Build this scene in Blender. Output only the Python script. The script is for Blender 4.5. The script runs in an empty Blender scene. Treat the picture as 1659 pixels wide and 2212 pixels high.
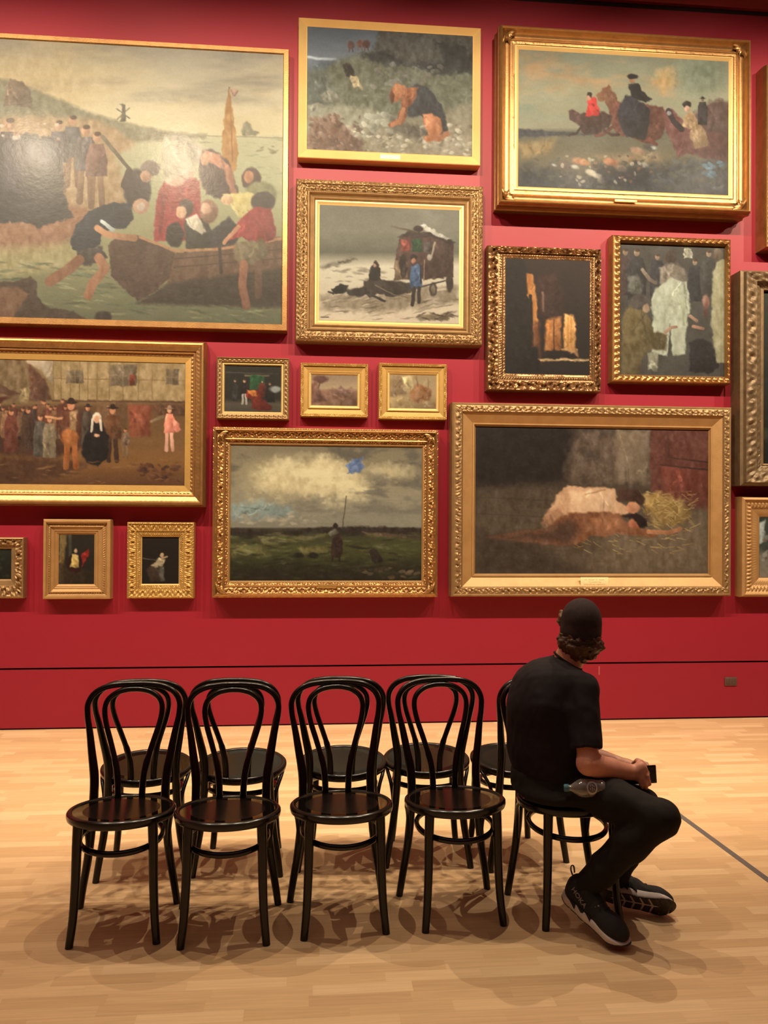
import bpy, bmesh, math, random
import numpy as np
from mathutils import Vector, Matrix, Quaternion

random.seed(4)
rng = np.random.default_rng(7)
scene = bpy.context.scene
COL = scene.collection

# ------------------------------------------------------------------ camera
FPX = 1789.0                       # focal length in pixels of the 1659 x 2212 frame
EYE = 1.595
PITCH, ROLL = math.radians(0.467), math.radians(0.34)
cam_d = bpy.data.cameras.new('camera')
cam_d.sensor_fit = 'VERTICAL'
cam_d.sensor_height = 24.0
cam_d.lens = FPX / 2212.0 * 24.0
cam_d.clip_end = 100
cam = bpy.data.objects.new('camera', cam_d)
COL.objects.link(cam)
_f = Vector((0, math.cos(PITCH), math.sin(PITCH)))
_u = Vector((0, -math.sin(PITCH), math.cos(PITCH)))
_x = Vector((1, 0, 0))
CR = math.cos(ROLL) * _x + math.sin(ROLL) * _u
CU = -math.sin(ROLL) * _x + math.cos(ROLL) * _u
CF = _f
cam.matrix_world = Matrix(((CR.x, CU.x, -CF.x, 0), (CR.y, CU.y, -CF.y, 0), (CR.z, CU.z, -CF.z, EYE), (0, 0, 0, 1)))
scene.camera = cam

scene.view_settings.view_transform = 'Standard'
scene.view_settings.look = 'None'
scene.view_settings.gamma = 1
scene.view_settings.use_curve_mapping = False
scene.view_settings.exposure = 0.0

# ------------------------------------------------------------------ world and lights
world = bpy.data.worlds.new('world')
scene.world = world
world.use_nodes = True
world.node_tree.nodes['Background'].inputs[0].default_value = (1, 0.9, 0.78, 1)
world.node_tree.nodes['Background'].inputs[1].default_value = 0.02

YAW = math.radians(5.18)
WD = 6.45                                     # the picture wall crosses the camera axis here
E_S = Vector((math.cos(YAW), math.sin(YAW), 0))   # along the wall
E_N = Vector((math.sin(YAW), -math.cos(YAW), 0))  # out of the wall, into the room
def W(s, z, d=0.0):
    return Vector((0, WD, 0)) + E_S * s + E_N * d + Vector((0, 0, z))

LIGHT_GAIN = 1.0
WARM = (1.0, 0.80, 0.56)
def spot(name, loc, target, energy, size_deg, blend=0.6, radius=0.05, color=WARM):
    l = bpy.data.lights.new(name, 'SPOT')
    l.energy = energy * LIGHT_GAIN
    l.color = color
    l.spot_size = math.radians(size_deg)
    l.spot_blend = blend
    l.shadow_soft_size = radius
    o = bpy.data.objects.new(name, l)
    COL.objects.link(o)
    o.location = loc
    o.rotation_euler = (Vector(target) - Vector(loc)).to_track_quat('-Z', 'Y').to_euler()
    return o
# track of gallery spots in front of the picture wall
for i, s in enumerate((-6.6, -5.1, -3.6, -2.05, -0.5, 1.0, 2.5, 4.0, 5.5)):
    spot('wall_spot_light', W(s, 5.6, 3.2), W(s + 0.1, 2.55, 0), 540, 95, 0.45, 0.03)
# downlights over the chairs
for (x, y, e, tx, ty) in ((-2.7, 4.0, 300, -1.9, 3.6), (-1.15, 4.05, 330, -0.9, 3.6), (0.4, 4.1, 330, 0.3, 3.6), (1.9, 4.1, 330, 1.2, 3.6), (2.3, 6.0, 430, 0.9, 3.5)):
    spot('down_light', (x, y, 6.3), (tx, ty, 0), e, 60, 1.0, 0.018)
# soft overhead fill, added to stand in for the room's bounced light
al = bpy.data.lights.new('overhead_fill_light', 'AREA')
al.shape = 'RECTANGLE'; al.size = 9; al.size_y = 6; al.energy = 62; al.color = (1, 0.86, 0.68)
ao = bpy.data.objects.new('overhead_fill_light', al); COL.objects.link(ao)
ao.location = (0, 0.0, 6.85)

# ------------------------------------------------------------------ helpers
def lin(c):
    c = np.asarray(c, dtype=float) / 255.0
    return np.where(c <= 0.04045, c / 12.92, ((c + 0.055) / 1.055) ** 2.4)

def tag(o, label=None, cat=None, group=None, kind=None):
    if label: o['label'] = label
    if cat: o['category'] = cat
    if group: o['group'] = group
    if kind: o['kind'] = kind
    return o

def empty(name, loc=(0, 0, 0), rotz=0.0):
    o = bpy.data.objects.new(name, None)
    COL.objects.link(o)
    o.empty_display_size = 0.1
    o.location = loc
    o.rotation_euler = (0, 0, rotz)
    return o

def mesh_obj(name, verts, faces, mat, parent=None, smooth=False, local=False):
    """links one mesh object; verts are world coordinates unless local (parent space)"""
    me = bpy.data.meshes.new(name)
    v = np.asarray(verts, dtype=np.float32).reshape(-1, 3)
    if parent is not None and not local:
        m = np.array(parent_matrix(parent).inverted())
        v = v @ m[:3, :3].T + m[:3, 3]
    if isinstance(faces, np.ndarray) and faces.ndim == 2:
        n, k = faces.shape
        me.vertices.add(len(v)); me.vertices.foreach_set('co', np.ascontiguousarray(v, dtype=np.float32).ravel())
        me.loops.add(n * k); me.loops.foreach_set('vertex_index', faces.astype(np.int32).ravel())
        me.polygons.add(n); me.polygons.foreach_set('loop_start', np.arange(0, n * k, k, dtype=np.int32))
        me.update(calc_edges=True)
    else:
        me.from_pydata([tuple(map(float, p)) for p in v], [], [tuple(int(i) for i in f) for f in faces])
        bm = bmesh.new(); bm.from_mesh(me)
        bmesh.ops.remove_doubles(bm, verts=bm.verts, dist=1e-6)
        bmesh.ops.recalc_face_normals(bm, faces=bm.faces)
        bm.to_mesh(me); bm.free()
    me.validate()
    if smooth:
        me.polygons.foreach_set('use_smooth', np.ones(len(me.polygons), dtype=bool))
    if mat: me.materials.append(mat)
    o = bpy.data.objects.new(name, me)
    COL.objects.link(o)
    if parent is not None: o.parent = parent
    return o

def parent_matrix(p):
    m = p.matrix_basis.copy()
    q = p.parent
    while q is not None:
        m = q.matrix_basis @ m
        q = q.parent
    return m

class MB:
    """collects shapes into one mesh"""
    def __init__(s): s.v = []; s.f = []
    def add(s, v, f):
        b = len(s.v)
        s.v += [tuple(p) for p in v]
        s.f += [tuple(i + b for i in q) for q in f]
        return s
    def box(s, c, size, M=None, bevel=0.0):
        bm = bmesh.new()
        bmesh.ops.create_cube(bm, size=1)
        for v in bm.verts: v.co = Vector((v.co.x * size[0], v.co.y * size[1], v.co.z * size[2]))
        if bevel: bmesh.ops.bevel(bm, geom=list(bm.edges), offset=bevel, segments=2, affect='EDGES', profile=0.5)
        T = Matrix.Translation(c) @ (M if M is not None else Matrix.Identity(4))
        bm.verts.index_update()
        s.add([T @ v.co for v in bm.verts], [[v.index for v in f.verts] for f in bm.faces])
        bm.free(); return s
    def tube(s, pts, rad, n=12, flat=1.0, up=None, closed=False):
        pts = [Vector(p) for p in pts]; m = len(pts)
        if not hasattr(rad, '__len__'): rad = [rad] * m
        prev = None; vs = []
        for i, p in enumerate(pts):
            a = pts[(i - 1) % m] if (closed or i > 0) else p
            b = pts[(i + 1) % m] if (closed or i < m - 1) else p
            t = (b - a).normalized()
            if prev is None:
                r = Vector(up) if up is not None else (Vector((0, 0, 1)) if abs(t.z) < 0.9 else Vector((0, 1, 0)))
            else: r = prev
            r = (r - t * r.dot(t)).normalized(); prev = r
            q = t.cross(r)
            for k in range(n):
                a_ = 2 * math.pi * k / n
                vs.append(p + r * math.cos(a_) * rad[i] + q * math.sin(a_) * rad[i] * flat)
        fs = []
        for i in range(m if closed else m - 1):
            j = (i + 1) % m
            for k in range(n):
                l = (k + 1) % n
                fs.append((i * n + k, i * n + l, j * n + l, j * n + k))
        if not closed:
            fs.append(tuple(range(n - 1, -1, -1))); fs.append(tuple((m - 1) * n + k for k in range(n)))
        return s.add(vs, fs)
    def lathe(s, prof, n=48, M=None):
        """profile of (r, z) swept about z"""
        vs = []; fs = []
        M = M if M is not None else Matrix.Identity(4)
        for (r, z) in prof:
            for k in range(n):
                a = 2 * math.pi * k / n
                vs.append(M @ Vector((r * math.cos(a), r * math.sin(a), z)))
        for i in range(len(prof) - 1):
            for k in range(n):
                l = (k + 1) % n
                fs.append((i * n + k, i * n + l, (i + 1) * n + l, (i + 1) * n + k))
        if prof[0][0] > 1e-6: fs.append(tuple(range(n - 1, -1, -1)))
        if prof[-1][0] > 1e-6: fs.append(tuple((len(prof) - 1) * n + k for k in range(n)))
        return s.add(vs, fs)
    def build(s, name, mat, parent=None, smooth=True, local=True, angle=40):
        o = mesh_obj(name, s.v, s.f, mat, parent, False, local)
        if smooth:
            me = o.data
            me.polygons.foreach_set('use_smooth', np.ones(len(me.polygons), dtype=bool))
            try: me.set_sharp_from_angle(angle=math.radians(angle))
            except Exception: pass
        return o

def catmull(P, n=8, closed=False):
    P = [Vector(p) for p in P]; out = []; m = len(P)
    segs = m if closed else m - 1
    for i in range(segs):
        if closed: p0, p1, p2, p3 = P[(i - 1) % m], P[i], P[(i + 1) % m], P[(i + 2) % m]
        else: p0, p1, p2, p3 = P[max(i - 1, 0)], P[i], P[i + 1], P[min(i + 2, m - 1)]
        for k in range(n):
            t = k / n
            out.append(0.5 * ((2 * p1) + (p2 - p0) * t + (2 * p0 - 5 * p1 + 4 * p2 - p3) * t * t + (3 * p1 - p0 - 3 * p2 + p3) * t ** 3))
    if not closed: out.append(P[-1])
    return out

# ---- materials
def new_mat(name):
    m = bpy.data.materials.new(name); m.use_nodes = True
    nt = m.node_tree
    return m, nt, nt.nodes['Principled BSDF']
def N(nt, typ, **kw):
    n = nt.nodes.new(typ)
    for k, v in kw.items(): setattr(n, k, v)
    return n
def rgba(c): return (float(c[0]), float(c[1]), float(c[2]), 1)
def simple_mat(name, c, rough=0.5, metal=0.0, var=0.12, scale=30, bump=0.0, bscale=None, coat=0.0, spec=0.5, stretch=(1, 1, 1), sheen=0.0):
    """principled material with a little procedural variation in colour and relief"""
    m, nt, b = new_mat(name)
    tc = N(nt, 'ShaderNodeTexCoord'); mp = N(nt, 'ShaderNodeMapping')
    mp.inputs['Scale'].default_value = stretch
    nt.links.new(tc.outputs['Object'], mp.inputs[0])
    no = N(nt, 'ShaderNodeTexNoise'); no.inputs['Scale'].default_value = scale; no.inputs['Detail'].default_value = 5
    nt.links.new(mp.outputs[0], no.inputs['Vector'])
    mr = N(nt, 'ShaderNodeMapRange'); mr.inputs[1].default_value = 0.3; mr.inputs[2].default_value = 0.7
    nt.links.new(no.outputs[0], mr.inputs[0])
    mx = N(nt, 'ShaderNodeMix', data_type='RGBA')
    mx.inputs[6].default_value = rgba([x * (1 - var) for x in c]); mx.inputs[7].default_value = rgba([min(1, x * (1 + var)) for x in c])
    nt.links.new(mr.outputs[0], mx.inputs[0]); nt.links.new(mx.outputs[2], b.inputs['Base Color'])
    b.inputs['Roughness'].default_value = rough; b.inputs['Metallic'].default_value = metal
    b.inputs['Coat Weight'].default_value = coat; b.inputs['Coat Roughness'].default_value = 0.08
    b.inputs['Specular IOR Level'].default_value = spec
    b.inputs['Sheen Weight'].default_value = sheen
    if bump:
        n2 = N(nt, 'ShaderNodeTexNoise'); n2.inputs['Scale'].default_value = bscale or scale * 4; n2.inputs['Detail'].default_value = 4
        nt.links.new(mp.outputs[0], n2.inputs['Vector'])
        bp = N(nt, 'ShaderNodeBump'); bp.inputs['Strength'].default_value = bump; bp.inputs['Distance'].default_value = 0.002
        nt.links.new(n2.outputs[0], bp.inputs['Height']); nt.links.new(bp.outputs[0], b.inputs['Normal'])
    return m

def px_dir(px, py):
    return CF + CR * ((px - 829.5) / FPX) - CU * ((py - 1106) / FPX)
def wall_sz(px, py, d=0.0):
    """where the sight line of a photo point meets the plane d in front of the picture wall"""
    D = px_dir(px, py); o = Vector((0, 0, EYE)); p0 = W(0, 0, d)
    t = (p0 - o).dot(E_N) / D.dot(E_N)
    P = o + D * t
    return (P - p0).dot(E_S), P.z
def at_y(px, py, y):
    D = px_dir(px, py)
    return Vector((0, 0, EYE)) + D * (y / D.y)
def at_z(px, py, z):
    D = px_dir(px, py)
    return Vector((0, 0, EYE)) + D * ((z - EYE) / D.z)
# ------------------------------------------------------------------ the room
def slab(mb, s0, s1, z0, z1, d0, d1):
    v = [W(s, z, d) for s in (s0, s1) for z in (z0, z1) for d in (d0, d1)]
    mb.add(v, [(0, 1, 3, 2), (4, 6, 7, 5), (0, 4, 5, 1), (2, 3, 7, 6), (0, 2, 6, 4), (1, 5, 7, 3)])
m_wall, nt, b = new_mat('red_painted_wall')
tc = N(nt, 'ShaderNodeTexCoord')
no = N(nt, 'ShaderNodeTexNoise'); no.inputs['Scale'].default_value = 1.3; no.inputs['Detail'].default_value = 3
nt.links.new(tc.outputs['Object'], no.inputs['Vector'])
mx = N(nt, 'ShaderNodeMix', data_type='RGBA')
mx.inputs[6].default_value = (0.222, 0.0085, 0.022, 1); mx.inputs[7].default_value = (0.242, 0.010, 0.025, 1)
nt.links.new(no.outputs[0], mx.inputs[0]); nt.links.new(mx.outputs[2], b.inputs['Base Color'])
b.inputs['Roughness'].default_value = 0.47
b.inputs['Specular IOR Level'].default_value = 0.33
n2 = N(nt, 'ShaderNodeTexNoise'); n2.inputs['Scale'].default_value = 260; n2.inputs['Detail'].default_value = 2
nt.links.new(tc.outputs['Object'], n2.inputs['Vector'])
bp = N(nt, 'ShaderNodeBump'); bp.inputs['Strength'].default_value = 0.25; bp.inputs['Distance'].default_value = 0.001
nt.links.new(n2.outputs[0], bp.inputs['Height']); nt.links.new(bp.outputs[0], b.inputs['Normal'])
m_dark = simple_mat('dark_gap_paint', (0.02, 0.006, 0.006), 0.8)
m_red_plain = simple_mat('red_side_wall', (0.33, 0.03, 0.035), 0.6, scale=2)
m_ceil = simple_mat('ceiling_paint', (0.42, 0.38, 0.33), 0.8, scale=3, var=0.04)

Z_SLIT = 0.455
Z_TOP = wall_sz(1600, 32)[1]
Z_TOP2 = wall_sz(1600, 20)[1]
mb = MB(); slab(mb, -9, 9, 0.012, Z_SLIT - 0.007, -0.04, 0)
tag(mb.build('wall_back_lower', m_wall, smooth=False), kind='structure').name = 'wall_back_lower'
mb = MB(); slab(mb, -9, 9, Z_SLIT + 0.007, Z_TOP, -0.04, 0)
tag(mb.build('wall_back', m_wall, smooth=False), kind='structure')
mb = MB(); slab(mb, -9, 9, 0, 7.0, -0.2, -0.04)
tag(mb.build('wall_back_core', m_dark, smooth=False), kind='structure')
mb = MB(); slab(mb, -9, 9, Z_TOP2, 7.0, -0.04, 0.02)
tag(mb.build('wall_back_upper', m_red_plain, smooth=False), kind='structure')
mb = MB(); slab(mb, -9, 9, Z_TOP, Z_TOP2, -0.04, -0.015)
tag(mb.build('trim_1', m_dark, smooth=False), kind='structure')

# pale strip floor laid parallel to the wall
m_floor, nt, b = new_mat('maple_strip_floor')
L = nt.links.new
tc = N(nt, 'ShaderNodeTexCoord'); mp = N(nt, 'ShaderNodeMapping')
mp.inputs['Rotation'].default_value = (0, 0, -YAW)
L(tc.outputs['Object'], mp.inputs[0])
sx = N(nt, 'ShaderNodeSeparateXYZ'); L(mp.outputs[0], sx.inputs[0])
def MT(op, a, b_=None, c_=None):
    n = N(nt, 'ShaderNodeMath', operation=op)
    for i, v in enumerate((a, b_, c_)):
        if v is None: continue
        if isinstance(v, (int, float)): n.inputs[i].default_value = v
        else: L(v, n.inputs[i])
    return n.outputs[0]
row_f = MT('DIVIDE', sx.outputs[1], 0.062)
row = MT('FLOOR', row_f)
wn = N(nt, 'ShaderNodeTexWhiteNoise', noise_dimensions='1D'); L(row, wn.inputs['W'])
col_f = MT('ADD', MT('DIVIDE', sx.outputs[0], 0.34), MT('MULTIPLY', wn.outputs[0], 7.3))
colm = MT('FLOOR', col_f)
cv = N(nt, 'ShaderNodeCombineXYZ'); L(row, cv.inputs[0]); L(colm, cv.inputs[1])
w2 = N(nt, 'ShaderNodeTexWhiteNoise', noise_dimensions='2D'); L(cv.outputs[0], w2.inputs['Vector'])
ramp = N(nt, 'ShaderNodeValToRGB'); L(w2.outputs[0], ramp.inputs[0])
cr = ramp.color_ramp
cr.elements[0].position = 0.0; cr.elements[0].color = (0.535, 0.345, 0.185, 1)
cr.elements[1].position = 1.0; cr.elements[1].color = (0.67, 0.47, 0.275, 1)
for p_, c_ in ((0.25, (0.56, 0.365, 0.195, 1)), (0.55, (0.60, 0.40, 0.22, 1)), (0.85, (0.64, 0.435, 0.245, 1))):
    e = cr.elements.new(p_); e.color = c_
mp2 = N(nt, 'ShaderNodeMapping'); mp2.inputs['Scale'].default_value = (1.6, 38, 1)
L(mp.outputs[0], mp2.inputs[0])
ad = N(nt, 'ShaderNodeVectorMath', operation='ADD'); L(mp2.outputs[0], ad.inputs[0]); L(w2.outputs[1], ad.inputs[1])
gr = N(nt, 'ShaderNodeTexNoise'); gr.inputs['Scale'].default_value = 3; gr.inputs['Detail'].default_value = 6; L(ad.outputs[0], gr.inputs['Vector'])
mg = N(nt, 'ShaderNodeMapRange'); mg.inputs[1].default_value = 0.3; mg.inputs[2].default_value = 0.7; mg.inputs[3].default_value = 0.90; mg.inputs[4].default_value = 1.07
L(gr.outputs[0], mg.inputs[0])
fr = MT('FRACT', row_f); fc = MT('FRACT', col_f)
gap = MT('MAXIMUM', MT('MAXIMUM', MT('LESS_THAN', fr, 0.014), MT('GREATER_THAN', fr, 0.986)), MT('LESS_THAN', fc, 0.004))
gm = MT('SUBTRACT', 1.0, MT('MULTIPLY', gap, 0.09))
vm = N(nt, 'ShaderNodeVectorMath', operation='SCALE'); L(ramp.outputs[0], vm.inputs[0]); L(MT('MULTIPLY', mg.outputs[0], gm), vm.inputs['Scale'])
L(vm.outputs[0], b.inputs['Base Color'])
b.inputs['Roughness'].default_value = 0.45
b.inputs['Coat Weight'].default_value = 0.15; b.inputs['Coat Roughness'].default_value = 0.25
def flat_room(name, pts, mat):
    c = sum((Vector(p) for p in pts), Vector()) / len(pts)
    o = mesh_obj(name, pts, [tuple(range(len(pts)))], mat)
    return tag(o, kind='structure')
# the floor as a thick slab
fb = MB()
wl, wr = W(-9, 0, -0.2), W(9, 0, -0.2)
top = [(-9, -5, 0), (9, -5, 0), (wr.x, wr.y, 0), (wl.x, wl.y, 0)]
fb.add(top + [(x, y, -0.1) for x, y, z in top], [(0, 1, 2, 3), (7, 6, 5, 4), (0, 4, 5, 1), (1, 5, 6, 2), (2, 6, 7, 3), (3, 7, 4, 0)])
tag(fb.build('floor', m_floor, smooth=False), kind='structure')
def wall_box(name, x0, x1, y0, y1, z0, z1, mat):
    q = MB().box(((x0 + x1) / 2, (y0 + y1) / 2, (z0 + z1) / 2), (x1 - x0, y1 - y0, z1 - z0))
    return tag(q.build(name, mat, smooth=False), kind='structure')
wall_box('wall_left', -9.1, -8.9, -5, 6, 0, 7, m_red_plain)
wall_box('wall_right', 8.9, 9.1, -5, 7.5, 0, 7, m_red_plain)
wall_box('wall_front', -9, 9, -5.1, -5, 0, 7, m_red_plain)
wall_box('ceiling', -9.1, 9.1, -5.1, 7.6, 7.0, 7.15, m_ceil)

# dark grey metal strip let into the floor
m_strip = simple_mat('grey_floor_strip_metal', (0.14, 0.13, 0.125), 0.45, 0.3, scale=60)
A = at_z(1475, 1766, 0.0); B = at_z(1659, 1901, 0.0)
dv = (B - A).normalized(); nv = Vector((-dv.y, dv.x, 0))
t_end = 1.35
A2 = A - dv * ((Vector((0, WD, 0)) - A).dot(E_N) / (-dv).dot(E_N)) * 0.995 ; B2 = B + dv * 2.4
hw = 0.016
mb = MB()
q = [A2 + nv * hw, A2 - nv * hw, B2 - nv * hw, B2 + nv * hw]
mb.add([Vector((p.x, p.y, 0.0015)) for p in q] + [Vector((p.x, p.y, -0.01)) for p in q], [(0, 1, 2, 3), (7, 6, 5, 4), (0, 4, 5, 1), (1, 5, 6, 2), (2, 6, 7, 3), (3, 7, 4, 0)])
o = mb.build('trim_2', m_strip, smooth=False); tag(o, kind='structure')

# wall outlet low on the red wall
m_outlet = simple_mat('brown_outlet_plastic', (0.085, 0.042, 0.03), 0.55, scale=60)
s_, z_ = wall_sz(1578, 1471.5)
t = empty('wall_outlet', W(s_, z_ - 0.034, 0)); t.rotation_euler = (0, 0, YAW)
tag(t, 'small brown rectangular socket plate low on the red wall at the right', 'wall socket')
cp = MB().box((0, -0.004, 0.034), (0.102, 0.008, 0.068), bevel=0.002).build('cover_plate', m_outlet, t)
for dx in (-0.024, 0.024):
    MB().box((dx, -0.009, 0.034), (0.036, 0.003, 0.046), bevel=0.001).build('socket', simple_mat('outlet_insert', (0.065, 0.034, 0.026), 0.5), cp)
# pale scuff on the red wall beside the visitor
m_scuff = simple_mat('pale_scuff', (0.30, 0.06, 0.055), 0.7)
s_, z_ = wall_sz(1294, 1449)
mb = MB(); slab(mb, s_ - 0.005, s_ + 0.006, z_ - 0.032, z_ + 0.036, 0, 0.0008)
tag(mb.build('wall_scuff_mark', m_scuff, smooth=False), 'short pale vertical scuff on the red wall just under the dark slit', 'wall mark')
# ------------------------------------------------------------------ paintings: a brush for colour on canvas
def vnoise(X, Y, seed):
    """smooth value noise in 0..1"""
    xi = np.floor(X).astype(np.int64); yi = np.floor(Y).astype(np.int64)
    fx = X - xi; fy = Y - yi
    fx = fx * fx * (3 - 2 * fx); fy = fy * fy * (3 - 2 * fy)
    def h(a, b):
        n = (a * 374761393 + b * 668265263 + seed * 1442695041) & 0xffffffff
        n = ((n ^ (n >> 13)) * 1274126177) & 0xffffffff
        return ((n ^ (n >> 16)) & 0xffff) / 65535.0
    a, b, c, d = h(xi, yi), h(xi + 1, yi), h(xi, yi + 1), h(xi + 1, yi + 1)
    return (a * (1 - fx) + b * fx) * (1 - fy) + (c * (1 - fx) + d * fx) * fy
def fbm(X, Y, seed, oct=4):
    s = 0; a = 0.5; t = 0
    for i in range(oct):
        s = s + a * vnoise(X, Y, seed + i * 17); t += a; a *= 0.55; X = X * 2.03; Y = Y * 2.03
    return s / t

class Art:
    def __init__(s, corners, step, seed=1):
        (x0, y0), (x1, y1), (x2, y2), (x3, y3) = corners
        s.w = int(max(x1 - x0, x2 - x3) / step) + 1; s.h = int(max(y3 - y0, y2 - y1) / step) + 1
        u = np.linspace(0, 1, s.w)[None, :]; v = np.linspace(0, 1, s.h)[:, None]
        s.X = (x0 * (1 - u) + x1 * u) * (1 - v) + (x3 * (1 - u) + x2 * u) * v
        s.Y = (y0 * (1 - u) + y1 * u) * (1 - v) + (y3 * (1 - u) + y2 * u) * v
        s.seed = seed; s.k = 0; s.step = step
        s.I = np.zeros((s.h, s.w, 3)) + 90.0
        wx = (fbm(s.X / 9, s.Y / 9, seed + 50, 2) - 0.5); wy = (fbm(s.X / 9, s.Y / 9, seed + 90, 2) - 0.5)
        s.WX, s.WY = wx, wy
    def win(s, xa, ya, xb, yb, m=8):
        ok = (s.X > xa - m) & (s.X < xb + m) & (s.Y > ya - m) & (s.Y < yb + m)
        r = np.where(ok.any(1))[0]; c = np.where(ok.any(0))[0]
        if len(r) == 0 or len(c) == 0: return None
        return slice(r[0], r[-1] + 1), slice(c[0], c[-1] + 1)
    def put(s, W_, mask, c, op=1.0, tex=9):
        s.k += 1
        c = np.array(c, float)
        n = (fbm(s.X[W_] / 5, s.Y[W_] / 4, s.seed + 7 * s.k, 2) - 0.5)[..., None] * tex * 1.5
        n = n + (fbm(s.X[W_] / 9 + s.k, s.Y[W_] / 15, s.seed + 3 * s.k, 2) - 0.5)[..., None] * min(tex, 9) * 5 * np.clip(c.mean() / 90, .35, 1)
        X, Y = s.X[W_], s.Y[W_]; ex, ey = np.ptp(X) + 1, np.ptp(Y) + 1
        if max(ex, ey) < 170 and tex > 5:
            n = n + (c[None, None] * 0.30 + 4) * np.clip(-0.9 * (X - X.mean()) / ex - 0.8 * (Y - Y.mean()) / ey, -.6, .6)[..., None]
        m = np.clip(mask * op, 0, 1)[..., None]
        s.I[W_] = s.I[W_] * (1 - m) + (c + n) * m
    def grad(s, stops, tex=6, box=None, soft=3):
        ys = [a for a, _ in stops]
        G = np.stack([np.interp(s.Y, ys, [c[i] for _, c in stops]) for i in range(3)], -1)
        if box is None: s.I = G.copy()
        else:
            P = s.mask(box, soft)
            if P is None: return s
            W_, m = P; s.I[W_] = s.I[W_] * (1 - m[..., None]) + G[W_] * m[..., None]
        return s
    def mask(s, pts, soft=1.2, warp=3):
        if isinstance(pts, str):
            a = list(map(float, pts.split())); pts = list(zip(a[::2], a[1::2]))
        xs = [p[0] for p in pts]; ys = [p[1] for p in pts]
        W_ = s.win(min(xs), min(ys), max(xs), max(ys), 6 + soft * 2)
        if W_ is None: return None
        X = s.X[W_] + s.WX[W_] * warp * 2; Y = s.Y[W_] + s.WY[W_] * warp * 2
        ins = np.zeros(X.shape, bool); dist = np.full(X.shape, 1e9)
        n = len(pts)
        for i in range(n):
            ax, ay = pts[i]; bx, by = pts[(i + 1) % n]
            if ay != by:
                c = ((ay > Y) != (by > Y)) & (X < (bx - ax) * (Y - ay) / (by - ay) + ax)
                ins ^= c
            dx, dy = bx - ax, by - ay; L2 = dx * dx + dy * dy + 1e-9
            t = np.clip(((X - ax) * dx + (Y - ay) * dy) / L2, 0, 1)
            dist = np.minimum(dist, np.hypot(X - ax - t * dx, Y - ay - t * dy))
        sd = np.where(ins, dist, -dist)
        return W_, np.clip(sd / (2 * soft) + 0.5, 0, 1)
    def p(s, pts, c, soft=1.2, op=1.0, warp=3, tex=9):
        P = s.mask(pts, soft, warp)
        if P:
            s.put(P[0], P[1], c, op, tex)
            X, Y = s.X[P[0]], s.Y[P[0]]; ex, ey = np.ptp(X), np.ptp(Y)
            if tex > 5 and 16 < max(ex, ey) < 190:          # folds and strokes inside the shape
                r = np.random.default_rng(s.seed * 77 + s.k)
                for i in range(7):
                    ax, ay = X.min() + ex * r.uniform(.1, .9), Y.min() + ey * r.uniform(.0, .7)
                    a_ = r.uniform(0.7, 2.4) if ey > ex * .6 else r.uniform(-.5, .5); L_ = max(ex, ey) * r.uniform(.2, .5)
                    bx, by = ax + L_ * math.cos(a_), ay + L_ * math.sin(a_); dx, dy = bx - ax, by - ay
                    t = np.clip(((X - ax) * dx + (Y - ay) * dy) / (dx * dx + dy * dy + 1e-9), 0, 1)
                    wob = s.WX[P[0]] * 10
                    d = np.hypot(X - ax - t * dx + wob, Y - ay - t * dy + wob); w_ = r.uniform(1.0, 3.2)
                    m = (np.clip(1 - d / (w_ * 1.6), 0, 1) * P[1] * 0.8)[..., None]
                    k_ = r.choice([0.72, 0.8, 1.2, 1.3])
                    s.I[P[0]] = s.I[P[0]] * (1 - m) + (s.I[P[0]] * k_ + (4 if k_ > 1 else 0)) * m
        return s
    def e(s, cx, cy, rx, ry, c, soft=1.2, op=1.0, ang=0, tex=9, warp=2):
        r = max(rx, ry)
        W_ = s.win(cx - r, cy - r, cx + r, cy + r, 4 + 2 * soft)
        if W_ is None: return s
        X = s.X[W_] + s.WX[W_] * warp * 2 - cx; Y = s.Y[W_] + s.WY[W_] * warp * 2 - cy
        ca, sa = math.cos(ang), math.sin(ang)
        q = np.hypot((X * ca + Y * sa) / rx, (-X * sa + Y * ca) / ry)
        s.put(W_, np.clip((1 - q) * min(rx, ry) / (2 * soft) + 0.5, 0, 1), c, op, tex)
        return s
    def l(s, pts, w, c, soft=0.9, op=1.0, warp=1, tex=6):
        if isinstance(pts, str):
            a = list(map(float, pts.split())); pts = list(zip(a[::2], a[1::2]))
        xs = [q[0] for q in pts]; ys = [q[1] for q in pts]
        W_ = s.win(min(xs), min(ys), max(xs), max(ys), w + 3)
        if W_ is None: return s
        X = s.X[W_] + s.WX[W_] * warp * 2; Y = s.Y[W_] + s.WY[W_] * warp * 2
        dist = np.full(X.shape, 1e9)
        for (ax, ay), (bx, by) in zip(pts[:-1], pts[1:]):
            dx, dy = bx - ax, by - ay
            t = np.clip(((X - ax) * dx + (Y - ay) * dy) / (dx * dx + dy * dy + 1e-9), 0, 1)
            dist = np.minimum(dist, np.hypot(X - ax - t * dx, Y - ay - t * dy))
        s.put(W_, np.clip((w / 2 - dist) / (2 * soft) + 0.5, 0, 1), c, op, tex)
        return s
    def dabs(s, box, n, size, cols, aspect=2.2, ang=0.0, spread=0.5, op=0.7, soft=0.8):
        r = np.random.default_rng(s.seed * 31 + s.k)
        x0, y0, x1, y1 = box
        for i in range(n):
            z = size * r.uniform(0.5, 1.4)
            c = np.array(cols[r.integers(len(cols))], float) + r.uniform(-10, 10)
            s.e(r.uniform(x0, x1), r.uniform(y0, y1), z * aspect, z, c, soft, op, ang + r.uniform(-spread, spread))
        return s
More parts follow.
